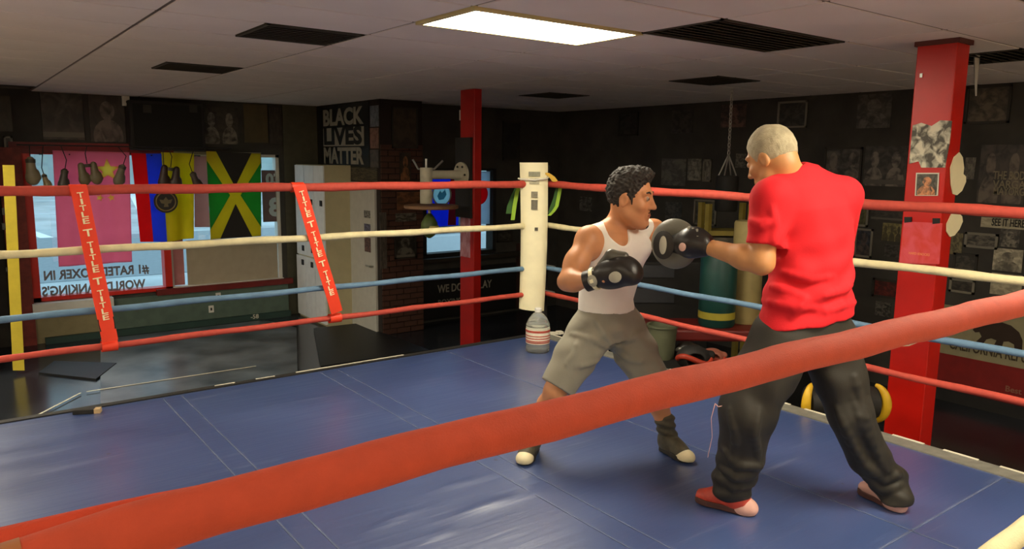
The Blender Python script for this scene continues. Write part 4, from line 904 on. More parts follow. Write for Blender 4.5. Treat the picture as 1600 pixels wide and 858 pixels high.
# poster wall on the right ---------------------------------------------------
g_ = 'posters on the poster wall'
PW = [
 ((968, 176, 998, 212), 'leftmost dark poster in the top row of the poster wall', '#26241f', '#33302a', None, 0, None),
 ((1050, 172, 1083, 208), 'dark poster in the top row above the boxer, right of his hair', '#2a2721', '#3a362f', None, 0, None),
 ((1127, 163, 1166, 199), 'reddish dark poster in the top row left of the coach head', '#2d241f', '#46352d', '#5d4438', 1, None),
 ((1216, 158, 1262, 200), 'dark poster in the top row behind the coach hair', '#2a2824', '#3b3832', None, 0, None),
 ((1340, 147, 1393, 200), 'dim square poster in the top row left of the wide red column', '#2f2c28', '#46423b', '#57524a', 1, None),
 ((1510, 134, 1580, 193), 'brownish poster in the top row right of the wide red column', '#332e26', '#4a4236', '#5a5040', 1, None),
 ((1034, 248, 1072, 290), 'tall grey print just right of the boxer hair', '#4a4840', '#5b584e', None, 0, None),
 ((1075, 248, 1096, 282), 'small pale grey figure print above the top rope', '#56544a', '#6d6a5e', '#7a776a', 1, None),
 ((1099, 249, 1112, 284), 'narrow pale figure print left of the hanging chain', '#4a4840', '#757264', None, 0, None),
 ((1150, 240, 1166, 262), 'tiny pale photo beside the coach face', '#3a3831', '#5d5a4f', None, 0, None),
 ((1288, 230, 1347, 291), 'large portrait poster right of the coach shoulder', '#2b2825', '#4a4640', '#5f5850', 2, None),
 ((1351, 228, 1417, 291), 'large two portrait poster left of the wide red column', '#2c2926', '#3f3b35', '#6a635a', 2, '#57534a'),
 ((1508, 246, 1524, 280), 'small pale print right of the wide red column', '#4a463e', '#625d52', None, 0, None),
 ((1338, 316, 1358, 354), 'olive poster just below the top rope by the coach arm', '#3a3a24', '#55532f', None, 0, None),
 ((1362, 316, 1412, 345), 'dark lettered poster below the top rope left of the column', '#26231f', '#36322c', None, 0, '#5a564c'),
 ((1336, 357, 1364, 402), 'dark framed picture with grey border by the coach elbow', '#20222a', '#34363f', '#4a3f3a', 1, None),
 ((1379, 349, 1410, 377), 'yellowish group photo left of the pink red poster', '#4a4428', '#6f673c', '#35301f', 3, None),
 ((1382, 383, 1410, 402), 'small dark photo below the yellowish group photo', '#24211d', '#3f3b35', None, 0, None),
 ((1508, 364, 1560, 388), 'wide dark photo right of the lower cutout', '#2c2924', '#5a554a', None, 0, None),
 ((1486, 364, 1504, 398), 'narrow tan photo just right of the wide red column', '#4a4430', '#6a6244', None, 0, None),
 ((1490, 396, 1528, 424), 'dark lettered poster above the cream rope right of the column', '#2f2c26', '#3f3b33', '#57524a', 0, '#6a6558'),
 ((1563, 358, 1594, 386), 'small dark emblem poster under the white lettered banner', '#2a2722', '#4a463d', '#6d685b', 1, None),
 ((1552, 389, 1598, 424), 'white poster with grey pictures at the right edge', '#8a8472', '#a39c86', '#4a463c', 1, None),
 ((1484, 436, 1524, 458), 'dark framed print below the cream rope at right', '#26231e', '#3a362e', None, 0, None),
 ((1548, 428, 1597, 462), 'pale blank poster below the cream rope at right edge', '#857e6a', '#948c76', None, 0, None),
 ((1364, 437, 1410, 466), 'dark red print below the cream rope left of the column', '#3a120e', '#561a14', None, 0, None),
 ((1368, 472, 1392, 494), 'small dark photo low on the poster wall beside the coach hip', '#23211c', '#55524a', None, 0, None),
 ((1040, 316, 1066, 344), 'dark grey print below the top rope beside the boxer face', '#2b2a26', '#44423a', None, 0, None),
 ((1085, 312, 1120, 352), 'olive grey poster below the top rope in front of the coach', '#33342a', '#4a4b3c', None, 0, None),
 ((906, 308, 925, 330), 'small grey photo left of the boxer face', '#2a2925', '#55554e', None, 0, None)]
for i, (px, lb, c0, c1, c2, hd_, cap_) in enumerate(PW):
    poster(px, lb, c0, c1, c2, 'xw', hd_ > 0, cap_, 5, heads=max(1, hd_), group=g_, frame=[M_FRD, None, None, M_FR, None][i % 5] if 'framed' not in lb else M_FR, seed=[100+i])
o, lo, hi = poster((1530, 226, 1603, 318), 'fight poster with stacked grey block lettering at the right edge', '#27221e', '#3c352e', '#5d5348', 'xw', True, None, 5, heads=2, seed=[140], group=g_)
def wtext(s, x, y, size, wpx, m, par):
    c_ = on_x(x, y, XW-.012); l = on_x(x-wpx/2, y, XW-.012); r = on_x(x+wpx/2, y, XW-.012)
    text_mb(s, c_, (0, -1, 0), (0, 0, 1), size, width=abs(l[1]-r[1]), depth=.004).build('lettering', m, par)
M_DT = mat('dim cream lettering', '#8a8168', .7, var=.1)
wtext('THE BODY', 1580, 275, .11, 58, M_DT, o); wtext('VARGAS', 1580, 289, .1, 58, M_DT, o); wtext('MAYORGA', 1580, 300, .1, 58, M_DT, o)
o, lo, hi = poster((1533, 341, 1603, 357), 'white banner strip with dark lettering at the right edge', '#8f8870', '#9c957c', None, 'xw', seed=[141], group=g_)
wtext('SEE IT HERE', 1575, 349, .1, 52, M_BLACK, o)
# bear flag low on the wall
FX = XW-.03
t = thing('flag', 'white bear flag with red lower stripe at the right edge', 'flag', on_x(1560, 615, FX))
fb = [on_x(x, y, FX) for x, y in ((1458, 440), (1660, 470), (1660, 600), (1458, 548))]
zt_ = fb[0][2]; yl, yr = 3.52, 2.0; zs_ = -.46; zr = -.62
zbase = on_x(1540, 565, FX)[2]
MB().b2((FX, yr, zbase), (FX+.01, yl, zbase+.5)).build('white_field', mat('flag cream', '#8f8768', .8, var=.08), t)
MB().b2((FX-.004, yr, on_x(1540, 622, FX)[2]), (FX+.01, yl+.05, zbase)).build('red_stripe', mat('flag dark red', '#7a110c', .8, var=.12), t)
bc_ = on_x(1560, 520, FX-.004)
bear = [(-.36, .02), (-.33, .10), (-.26, .13), (-.2, .17), (-.1, .19), (.05, .25), (.18, .22), (.30, .12), (.36, -.02), (.37, -.24), (.27, -.24), (.25, -.12), (.17, -.08), (.1, -.10), (.08, -.24), (-.04, -.24), (0, -.1), (-.08, -.08), (-.15, -.12), (-.2, -.24), (-.32, -.24), (-.28, -.17), (-.22, -.08), (-.26, -.0), (-.32, -.02)]
b0_, b1_ = on_x(1519, 522, FX), on_x(1599, 528, FX); bw = (b0_[1]-b1_[1])/.73; bc_ = A(FX-.004, (b0_[1]+b1_[1])/2, on_x(1560, 524, FX)[2])
MB().prism([(x*bw, y*.52) for x, y in bear], bc_, (0, -1, 0), (0, 0, 1), -.004).build('bear', mat('bear brown', '#2f1f14', .8), t)
MB().b2((FX-.003, bc_[1]-.4, bc_[2]-.155), (FX, bc_[1]+.4, bc_[2]-.12)).build('grass_plot', mat('flag green', '#2c3522', .8), t)
c_ = on_x(1550, 550, FX-.005); ww = abs(on_x(1483, 545, FX)[1]-on_x(1640, 555, FX)[1])
text_mb('CALIFORNIA REPUBLIC', A(c_[0], (on_x(1483, 545, FX)[1]+on_x(1640, 560, FX)[1])/2, zbase+.11), (0, -1, 0), (0, 0, 1), .15, width=ww, depth=.004).build('lettering', mat('flag lettering', '#40331f', .8), t)
p = on_x(1583, 610, FX-.008); text_mb('Best', p, (0, -1, 0), (0, 0, 1), .08, depth=.003).build('small_mark', mat('dim mark', '#8a5a44', .8), t)
struct(MB().b2((XW-.025, Y0, ZF), (XW, 3.9, -.75)), 'baseboard_right', M_BLACK)

# heavy bags and the corner clutter on the far side of the ring -------------------
def heavy_bag(x, y, z0, z1, r, m, lab, band=None, chain=True, group='heavy bags'):
    t = thing('heavy_bag', lab, 'heavy bag', (x, y, z0), group)
    MB().lathe([(r*.92, 0), (r, .02), (r, z1-z0-.02), (r*.92, z1-z0)], (x, y, z0), ZZ, 28).build('bag_body', m, t, smooth=True)
    if band: MB().lathe([(r*1.01, band[0]), (r*1.01, band[1])], (x, y, z0), ZZ, 28).build('band', band[2], t, smooth=True)
    if chain:
        for k in range(4):
            a_ = k*math.pi/2+.3; MB().tube([A(x+r*.8*math.cos(a_), y+r*.8*math.sin(a_), z1), A(x, y, z1+.22)], .008, 6).build('strap', M_STEEL, t)
        z = z1+.22; k = 0
        while z < ZC-.02:
            d_ = A(1, 0, 0) if k % 2 else A(0, 1, 0); rg = [A(x, y, z+.022)+d_*.014*math.cos(a_)+A(0, 0, .026*math.sin(a_)) for a_ in np.linspace(0, 2*math.pi, 9)]
            MB().tube(rg, .0045, 5).build('chain_link', M_STEEL, t); z += .04; k += 1
    return t
bzt = P(1085, 506, 6.5)[2]
a = P(1119, 500, 6.46); heavy_bag(a[0], a[1], bzt, P(1119, 392, 6.46)[2], .155, mat('dark green vinyl', '#10403a', .45, var=.15), 'dark green heavy bag with yellow band seen under the coach forearm', (.07, .13, mat('yellow band', '#a89c34', .5)), chain=False)
a = P(1163, 500, 6.6); heavy_bag(a[0], a[1], bzt, P(1160, 345, 6.6)[2], .13, mat('tan canvas', '#9a8a58', .7, var=.12), 'tan heavy bag just left of the coach hip', chain=False)
a = P(1129, 420, 8.2); heavy_bag(a[0], a[1], P(1129, 330, 8.2)[2], 1.35, .12, M_BLACK, 'black heavy bag on a bright chain behind the coach head')
# yellow shelf frame and low red bench
t = thing('storage_rack', 'yellow framed storage rack behind the green heavy bag', 'rack', P(1130, 520, 8.0)*A(1, 1, 0)+A(0, 0, ZF))
q0, q1 = P(1100, 362, 8.0), P(1165, 362, 8.0); M_YEL = mat('dull yellow steel', '#8a7a30', .6)
for zz in (q0[2], q0[2]-.55): MB().box((q0+q1)/2*A(1, 1, 0)+A(0, 0, zz), (np.linalg.norm(q1-q0)+.1, .35, .05), [RH, FH, ZZ]).build('shelf', M_YEL, t)
for q in (q0, q1):
    for s__ in (-.15, .15): MB().b2(tuple((q+FH*s__)[:2]-.025)+(ZF,), tuple((q+FH*s__)[:2]+.025)+(q0[2]+.3,)).build('upright', M_YEL, t)
MB().box((q0+q1)/2*A(1, 1, 0)+A(0, 0, q0[2]-.2), (.32, .2, .3), [RH, FH, ZZ]).build('picture', print_mat('rack print', '#3a382f', '#6d6a5c', seed=9), t)
bx = P(1035, 440, 7.6); t = thing('storage_cabinet', 'dark storage cabinet with grey panels behind the boxer chest', 'cabinet', bx*A(1, 1, 0)+A(0, 0, ZF))
zt_ = P(1035, 405, 7.6)[2]; MB().box(bx*A(1, 1, 0)+A(0, 0, (zt_+ZF)/2), (.85, .45, zt_-ZF), [RH, FH, ZZ]).build('case', M_BLACK, t, bevel=.01)
for yy, hh in ((424, .12), (462, .14)): MB().box(P(1020, yy, 7.36), (.42, .01, hh), [RH, FH, ZZ]).build('drawer', mat('dark grey drawer', '#34363a', .5), t)
bb = P(1085, 506, 6.5)-A(0, 0, .05); t = thing('bench', 'low dark red bench beyond the ring ropes behind the boxer', 'bench', bb*A(1, 1, 0)+A(0, 0, ZF))
MB().box(bb, (1.25, .5, .1), [RH, FH, ZZ]).build('seat', mat('dark red vinyl', '#641410', .5), t, bevel=.02)
for sx in (-.56, .56):
    for sy in (-.15, .15):
        q = bb+RH*sx+FH*sy; MB().b2((q[0]-.025, q[1]-.025, ZF), (q[0]+.025, q[1]+.025, bb[2]-.05)).build('leg', M_BLACK, t)
# clutter standing on the ring apron table beyond the ropes
ap = on_x(1090, 575, 4.66); t = thing('equipment_table', 'low black table holding sparring gear beside the ring', 'table', ap*A(1, 1, 0)+A(0, 0, ZF))
ztab = ap[2]
MB().b2((4.4, ap[1]-.62, ztab-.04), (4.94, ap[1]+.62, ztab)).build('top', M_BLACK, t)
for sx in (4.44, 4.9):
    for sy in (-.58, .58): MB().b2((sx-.02, ap[1]+sy-.02, ZF), (sx+.02, ap[1]+sy+.02, ztab-.04)).build('leg', M_BLACK, t)
q = on_x(1033, 560, 4.66); q[2] = ztab; t = thing('storage_bin', 'grey green storage bin standing right of the boxer shorts', 'bin', q)
MB().lathe([(.10, 0), (.12, .26), (.13, .265), (.13, .28), (.11, .28), (.09, .02)], q, ZZ, 24).build('bin_body', mat('grey green plastic', '#5d6048', .6), t, smooth=True)
def lump(px, X, lab, cat, name, cols, R_=.09, seed=1):
    q = on_x(px, 560, X); q[2] = ztab; t = thing(name, lab, cat, q, 'sparring gear on the low table')
    f = Field(q+A(-.25, -.25, -.01), q+A(.25, .25, .3), .01)
    f.ell(q+A(0, 0, R_*.9), (RH, FH, ZZ), (R_*1.2, R_, R_*.9), .02); f.cap(q+RH*R_*.7+A(0, 0, R_*.5), q+RH*R_*1.2+A(0, 0, R_*1.1), R_*.4, R_*.35, .02); f.ell(q-FH*R_*.7+A(0, 0, R_*.9), (RH, FH, ZZ), (R_*.6, R_*.5, R_*.45), .015, 's')
    f.build('shell', cols[0], t)
    MB().tube([q+RH*R_*1.15*math.cos(a_)+FH*(R_*.6*math.sin(a_))-FH*.03+A(0, 0, R_*(.9+.25*math.sin(a_*2))) for a_ in np.linspace(math.pi, 2*math.pi, 14)], R_*.2, 8).build('padding_strip', cols[1], t, smooth=True)
M_ORG = mat('orange red vinyl', '#a8341c', .5, bump=.05)
lump(1083, 4.58, 'black headgear with orange red rim on the low table', 'headgear', 'headgear', (M_BLACK, M_ORG), .11, 2)
lump(1150, 4.56, 'dark headgear with grey strips at the right of the low table', 'headgear', 'headgear', (M_LEATH, mat('grey strip', '#7a746a', .5)), .1, 3)
lump(1072, 4.84, 'dark glove with silver trim at the back of the low table', 'glove', 'sparring_glove', (M_LEATH, M_STEEL), .075, 4)
lump(1112, 4.8, 'pinkish glove between the two headgears', 'glove', 'sparring_glove', (mat('dusty pink vinyl', '#9a5a48', .5), M_ORG), .08, 5)
lump(1120, 4.54, 'small black glove in front of the pinkish glove', 'glove', 'sparring_glove', (M_BLACK, M_STEEL), .06, 6)
# yellow trimmed black bag behind the coach legs, on a low stool outside the ropes
yb0 = P(1312, 650, 4.62); zb = yb0[2]-.01
t = thing('gear_bag', 'black gear bag with yellow rounded ends behind the coach knees', 'bag', A(yb0[0], yb0[1], ZF))
MB().lathe([(.07, -.22), (.1, -.21), (.112, -.14), (.114, 0), (.112, .14), (.1, .21), (.07, .22)], A(yb0[0], yb0[1], zb+.1), RH, 28).build('bag_body', M_BLACK, t, smooth=True)
M_YB = mat('bright yellow vinyl', '#cfa51e', .5)
for sgn in (-1, 1):
    c_ = A(yb0[0], yb0[1], zb+.1)+RH*.205*sgn; pts_ = [c_+RH*sgn*(.055*math.cos(a_)-.01)-FH*(.02+.06*math.cos(a_)) + A(0, 0, .112*math.sin(a_)+.01) for a_ in np.linspace(-1.2, 1.5, 15)]
    MB().tube(pts_, [.008+.022*math.cos((i-5)/9*1.4) for i in range(15)], 10).build('yellow_end', M_YB, t, smooth=True)
MB().cyl((yb0[0], yb0[1], ZF), (yb0[0], yb0[1], zb-.008), .1, n=20).build('stand', M_BLACK, t)
# thin wire hanging from near rope
wv = [P(1490, 492, 1.245), P(1462, 516, 1.25), P(1440, 532, 1.25), P(1420, 540, 1.25), P(1395, 541, 1.24), P(1385, 530, 1.215)]
tag(MB().tube(wv, .0011, 6).build('wire_loop', M_PAPER, smooth=True), 'thin pale wire loop hanging under the near rope before the red column', 'wire')
# ================================================================== THE TWO PEOPLE
M_HAIR = mat('dark curly hair', '#2a231b', .75, var=.3, scale=60, bump=.4, bscale=160)
M_GRAY = mat('short grey hair', '#a79b7d', .8, var=.2, scale=25, bump=.3, bscale=260)
M_EYE = mat('eye white', '#9a8672', .3, var=0); M_IRIS = mat('dark iris', '#1d120c', .25, var=0)
M_LIP = mat('lips', '#a05a48', .5, var=.05)
class Head:
    def __init__(s, O, fd, k=1.0):
        s.O = np.asarray(O, float); s.x = nrm(fd); s.y = nrm(np.cross(ZZ, s.x)); s.z = np.cross(s.x, s.y); s.k = k
    def p(s, x, y, z): return s.O + s.k*(s.x*x+s.y*y+s.z*z)
    def ax(s): return (s.x, s.y, s.z)
    def skull(s, f):
        k = s.k; r = lambda *a: tuple(v*k for v in a)
        f.ell(s.p(-.005, 0, .015), s.ax(), r(.098, .077, .105), .02*k)
        f.ell(s.p(.032, 0, -.055), s.ax(), r(.068, .06, .085), .03*k)
        f.cap(s.p(.02, -.045, -.085), s.p(.07, -.018, -.125), .024*k, .022*k, .03*k); f.cap(s.p(.02, .045, -.085), s.p(.07, .018, -.125), .024*k, .022*k, .03*k)
        f.ell(s.p(.082, 0, -.122), s.ax(), r(.02, .024, .018), .02*k)
        for sy in (-1, 1):
            f.ell(s.p(.066, sy*.042, -.038), s.ax(), r(.024, .024, .022), .02*k)                  # cheekbone
            f.cap(s.p(.089, sy*.012, .022), s.p(.078, sy*.048, .022), .011*k, .010*k, .014*k)      # brow
            f.ell(s.p(.102, sy*.033, -.001), s.ax(), r(.017, .018, .011), .012*k, 's')             # socket
            f.ell(s.p(.083, sy*.033, -.003), s.ax(), r(.013, .016, .012), .004*k)                  # lids
            e = s.p(-.008, sy*.079, -.018)                                                         # ear
            f.ell(e, (s.x, s.y, nrm(s.z-s.x*.2)), r(.021, .009, .033), .008*k); f.ell(e+s.y*sy*.010*k+s.x*.004*k, s.ax(), r(.011, .007, .018), .005*k, 's')
            f.ell(s.p(.103, sy*.012, -.043), s.ax(), r(.010, .009, .008), .007*k)                   # nostril wing
        f.cap(s.p(.092, 0, .012), s.p(.118, 0, -.036), .009*k, .011*k, .014*k); f.ell(s.p(.119, 0, -.040), s.ax(), r(.011, .012, .010), .008*k)
        f.cap(s.p(.094, -.016, -.076), s.p(.094, .016, -.076), .009*k, k=.008*k); f.cap(s.p(.091, -.014, -.090), s.p(.091, .014, -.090), .010*k, k=.008*k)
        f.cap(s.p(.106, -.022, -.083), s.p(.106, .022, -.083), .0035*k, k=.004*k, op='s')
    def eyes(s, parent, brow_m):
        for sy in (-1, 1):
            e = MB().lathe([(.0125*s.k*math.sin(a), -.0125*s.k*math.cos(a)) for a in np.linspace(.12, math.pi-.12, 9)], s.p(.0865, sy*.033, -.002), s.x, 12).build('eye', M_EYE, parent, smooth=True)
            MB().lathe([(.0064*s.k, 0), (.005*s.k, .0018)], s.p(.0865, sy*.033, -.002)+s.x*.0118*s.k, s.x, 10).build('iris', M_IRIS, e)
            MB().tube([s.p(.097, sy*.014, .022), s.p(.096, sy*.03, .029), s.p(.084, sy*.05, .024)], [.0045*s.k, .005*s.k, .003*s.k], 6).build('eyebrow', brow_m, parent, smooth=True)
def bounds(pts, m): q = np.array(pts); return q.min(0)-m, q.max(0)+m

def shoe(toe, heel, parent, m_up, m_sole, m_toe, name='shoe', wd=.046, shaft=None, m_lace=None):
    toe = A(toe[0], toe[1], 0); heel = A(heel[0], heel[1], 0); d = nrm(toe-heel); sd = np.cross(ZZ, d); L_ = np.linalg.norm(toe-heel)
    out = []
    for t, ww in ((-.02, .55), (.02, .78), (.2, .84), (.45, .86), (.7, 1.05), (.85, .98), (.95, .72), (1.0, .4)): out.append((t, ww))
    poly = [(t*L_, ww*wd) for t, ww in out] + [(t*L_, -ww*wd) for t, ww in reversed(out)]
    so = MB().prism(poly, heel+A(0, 0, .003), d, sd, .026).build(name, m_sole, parent, bevel=.004)
    f = Field(*bounds([heel, toe, heel+A(0, 0, .2 if shaft is None else .36)] + ([shaft] if shaft is not None else []), .1), .0045)
    f.ell(heel+d*.05*L_/.25+A(0, 0, .055), (d, sd, ZZ), (.055, wd*.86, .05), .03)
    f.loft([(heel+d*.0+A(0, 0, .05), wd*.8, .045), (heel+d*.45*L_+A(0, 0, .05), wd*.84, .042), (heel+d*.75*L_+A(0, 0, .04), wd*1.0, .032), (heel+d*.97*L_+A(0, 0, .03), wd*.62, .022)], sd, .02)
    f.cap(heel+d*.2*L_+A(0, 0, .07), heel+d*.55*L_+A(0, 0, .06), .042, .03, .03)
    f.cap(heel+d*.17*L_+A(0, 0, .07), shaft if shaft is not None else heel+d*.16*L_+A(0, 0, .11), .046, .05, .02)
    if shaft is not None: f.disp(lambda X, Y, Z: .004*np.sin(Z*150+X*30)*(Z > .09))
    f.half(A(0, 0, .016), A(0, 0, -1)); f.build('upper', m_up, so, 1)
    if m_toe:
        g = Field(heel+A(-.4, -.4, -.01), heel+A(.4, .4, .12), .0045)
        g.ell(heel+d*.84*L_+A(0, 0, .026), (d, sd, ZZ), (.058, wd*1.04, .036), .01); g.half(A(0, 0, .012), A(0, 0, -1)); g.build('toe_cap', m_toe, so, 1)
    if m_lace:
        for t in np.linspace(.38, .62, 4):
            c_ = heel+d*t*L_; h_ = .098-.075*(t-.3); MB().tube([c_-sd*.026+A(0, 0, h_-.012), c_+A(0, 0, h_), c_+sd*.026+A(0, 0, h_-.012)], .004, 6).build('lace', m_lace, so)
    return so
def wrinkle(o, dirv, amp, freq, rad):
    dv = nrm(dirv)
    def fn(X, Y, Z):
        s_ = (X-o[0])*dv[0]+(Y-o[1])*dv[1]+(Z-o[2])*dv[2]; r2 = ((X-o[0])**2+(Y-o[1])**2+(Z-o[2])**2)/rad**2
        return amp*np.sin(s_*freq + .9*np.sin(X*9+Y*7+Z*5))*np.exp(-r2)
    return fn

def fold(g, lines, r=.007, k=.02, f0=2.6, f1=4.4):
    """raised cloth folds laid on the surface that is there"""
    base = g.f.copy()
    for ln in lines:
        pts_ = []
        for i in range(len(ln)-1):
            for t in np.linspace(0, 1, 5)[:-1 if i < len(ln)-2 else None]:
                x = ln[i][0]+(ln[i+1][0]-ln[i][0])*t; y = ln[i][1]+(ln[i+1][1]-ln[i][1])*t
                for ff in np.arange(f0, f1, .006):
                    p = P(x, y, ff); ix = np.round((p-g.lo)/g.h).astype(int)
                    if (ix < 0).any() or (ix >= g.n).any(): continue
                    if base[tuple(ix)] < 0: pts_.append(p+FH*.002); break
        if len(pts_) > 1:
            n_ = len(pts_); g.chain(pts_, [r*(.45+.75*math.sin(math.pi*(i+.3)/(n_-.4))) for i in range(n_)], k)
# ------------------------------------------------------------------ the boxer in the tank top
D = .12
def B(x, y, f): return P(x, y, f+D)
shR, shL = B(919, 374, 3.54), B(1021, 362, 3.80)
S1 = nrm((shL-shR)*A(1, 1, 0)); F1 = np.cross(S1, ZZ)
elR, wrR = B(886, 440, 3.43), B(922, 438, 3.30)
elL, wrL = B(1078, 388, 4.0), B(1074, 383, 3.76)
glR, glL = B(966, 424, 3.24), P(1066, 381, 3.72)
hipR, hipL = B(926, 512, 3.60), B(974, 512, 3.70)
knR, knL = B(868, 610, 3.50), B(1022, 604, 3.58)
toeR, heelR = on_z(817, 728, 0), on_z(834, 703, 0)
toeL, heelL = on_z(1077, 724, 0), on_z(1036, 703, 0)
anR, anL = heelR+nrm(toeR-heelR)*.045+A(0, 0, .09), heelL+nrm(toeL-heelL)*.05+A(0, 0, .09)
hd1 = Head(B(985, 306, 3.62), RH*.90-FH*.42-ZZ*.10, 1.05)
pel, wai, rib, che, upc = B(950, 508, 3.65), B(947, 465, 3.64), B(955, 422, 3.65), B(962, 390, 3.67), B(966, 362, 3.68)
def torso1(f, g=0.0):
    f.loft([(pel-A(0, 0, .05), .14+g, .11+g), (pel, .165+g, .118+g), (wai, .148+g, .104+g), (rib, .163+g, .115+g), (che, .178+g, .122+g), (upc, .158+g, .088+g), (upc+A(0, 0, .035), .08+g, .06+g)], S1, .03)
    for s_ in (-1, 1): f.ell(che+S1*.075*s_+F1*.07+A(0, 0, .015), (S1, F1, ZZ), (.08+g, .055+g, .062+g), .04)
allp = [shR, shL, elR, wrR, elL, wrL, glR, glL, hipR, hipL, knR, knL, anR, anL, toeR, toeL, heelR, heelL, hd1.O+A(0, 0, .2)]
f = Field(*bounds(allp, .14), .0048)
torso1(f); nk0, nk1 = B(970, 352, 3.69), hd1.p(-.035, 0, -.065)
f.chain([nk0-A(0, 0, .03), nk1], [.064, .053], .025)
for sh in (shR, shL): f.cap(nk0+A(0, 0, .0), sh+A(0, 0, .015), .05, .045, .05)
f.cap(nk0+F1*.05+S1*.02-A(0, 0, .03), hd1.p(-.01, -.05, -.06), .014, .016, .02)      # neck tendon
for sh, el, wr in ((shR, elR, wrR), (shL, elL, wrL)):
    f.ell(sh-A(0, 0, .02), (S1, F1, ZZ), (.062, .064, .074), .04)
    m_ = sh+(el-sh)*.55; f.chain([sh-A(0, 0, .01), m_, el], [.054, .05, .040], .03)
    ad = nrm(el-sh); bd = nrm(np.cross(ad, A(.3, .2, .9))); f.ell(m_, (ad, bd, np.cross(ad, bd)), (.085, .052, .054), .03)
    m2 = el+(wr-el)*.3; f.chain([el, m2, wr], [.041, .046, .031], .03)
for wr, gl in ((wrR, glR), (wrL, glL)):
    dv = nrm(gl-wr); sdv = nrm(np.cross(dv, ZZ)); uv = np.cross(sdv, dv); pc = wr+dv*.055
    f.cap(wr, pc, .03, .034, .02)
    for k in range(4):
        b0 = pc+dv*.03+sdv*(.03-.02*k); f.chain([b0, b0+dv*.035-uv*.004, b0+dv*.035-uv*.035, b0+dv*.005-uv*.035], [.009, .009, .008, .007], .004)
    f.chain([pc+sdv*.035, pc+sdv*.05+dv*.03-uv*.02, pc+sdv*.025+dv*.05-uv*.04], [.011, .010, .008], .006)
for hp, kn, an, toe, heel in ((hipR, knR, anR, toeR, heelR), (hipL, knL, anL, toeL, heelL)):
    f.chain([hp, kn+(hp-kn)*.4, kn], [.088, .072, .054], .04)
    cf = kn+(an-kn)*.33; bk = nrm((heel-toe)*A(1, 1, 0)); f.chain([kn, cf+bk*.015, an], [.052, .053, .034], .03)
    f.cap(an-A(0, 0, .03), toe*.85+heel*.15+A(0, 0, .03), .033, .022, .02)
hd1.skull(f)
p1 = f.build('person', M_SKIN1, None, 1)
tag(p1, 'boxer in white tank top and grey shorts crouching with gloves raised, facing right', 'person')
hd1.eyes(p1, M_HAIR)
h = hd1; g = Field(*bounds([h.p(.12, .12, .16), h.p(-.15, -.12, -.12), h.p(.1, -.12, .16), h.p(-.12, .12, -.1)], .03), .004)
g.ell(h.p(-.012, 0, .028), h.ax(), (.113, .088, .116), .02); g.ell(h.p(.045, 0, .095), h.ax(), (.06, .07, .048), .03)
g.half(h.p(.064, 0, .05), h.x*1.0-h.z*.55, lo=None); g.half(h.p(0, 0, -.078), -h.z-h.x*.35)
for sy in (-1, 1): g.ell(h.p(.0, sy*.09, -.03), h.ax(), (.03, .03, .034), .008, 's')
g.disp(lambda X, Y, Z: .0065*np.sin(X*150+2*np.sin(Y*60))*np.sin(Y*140+2*np.sin(Z*70))*np.sin(Z*155+1)+.003*np.sin(X*310)*np.sin(Z*290))
g.build('hair', M_HAIR, p1, 1)
for sy in (-1, 1): MB().tube([h.p(.028, sy*.073, -.0), h.p(.031, sy*.071, -.02), h.p(.032, sy*.068, -.034)], [.008, .006, .003], 6, .6).build('sideburn', M_HAIR, p1, smooth=True)
g = Field(*bounds([h.p(.1, 0, -.1), h.p(.07, 0, -.15)], .06), .003); g.ell(h.p(.085, 0, -.125), h.ax(), (.021, .026, .021), .01); g.half(h.p(.08, 0, -.103), h.z); g.build('goatee', M_HAIR, p1, 1)
MB().tube([h.p(.103, -.022, -.066), h.p(.110, 0, -.062), h.p(.103, .022, -.066)], [.002, .0032, .002], 6).build('moustache', M_HAIR, p1, smooth=True)
MB().tube([h.p(.100, -.02, -.0795), h.p(.1045, 0, -.078), h.p(.100, .02, -.0795)], [.003, .0045, .003], 6).build('lips', M_LIP, p1, smooth=True)
# tank top
g = Field(*bounds([pel-A(0, 0, .02), upc+A(0, 0, .1), shR, shL], .2), .005)
torso1(g, .007)
for sh in (shR, shL): g.cap(nk0-A(0, 0, .01), sh+A(0, 0, .012), .056, .052, .04)
inner = g.f.copy()
g.cap(nk0-A(0, 0, .2)*0, nk0+A(0, 0, .2), .058, .085, .006, 's')
g.ell(B(984, 359, 3.50)+A(0, 0, .01), (S1, F1, ZZ), (.074, .16, .094), .006, 's')
for sh, o_ in ((shR, -1), (shL, 1)): g.ell(sh+S1*o_*.055-A(0, 0, .02), (S1, F1, ZZ), (.088, .105, .115), .006, 's')
g.half(B(948, 485, 3.64), A(0, 0, -1)-S1*.05)
for o_, dv, am, fq, rd in ((rib, ZZ+S1*.4, .004, 85, .1), (rib+S1*.08, ZZ-S1*.6, .003, 80, .1)): g.disp(wrinkle(o_, dv, am, fq, rd))
g.build('tank_top', mat('white ribbed cotton', '#f4efe2', .85, var=.04, bump=.08, bscale=150), p1, 1)
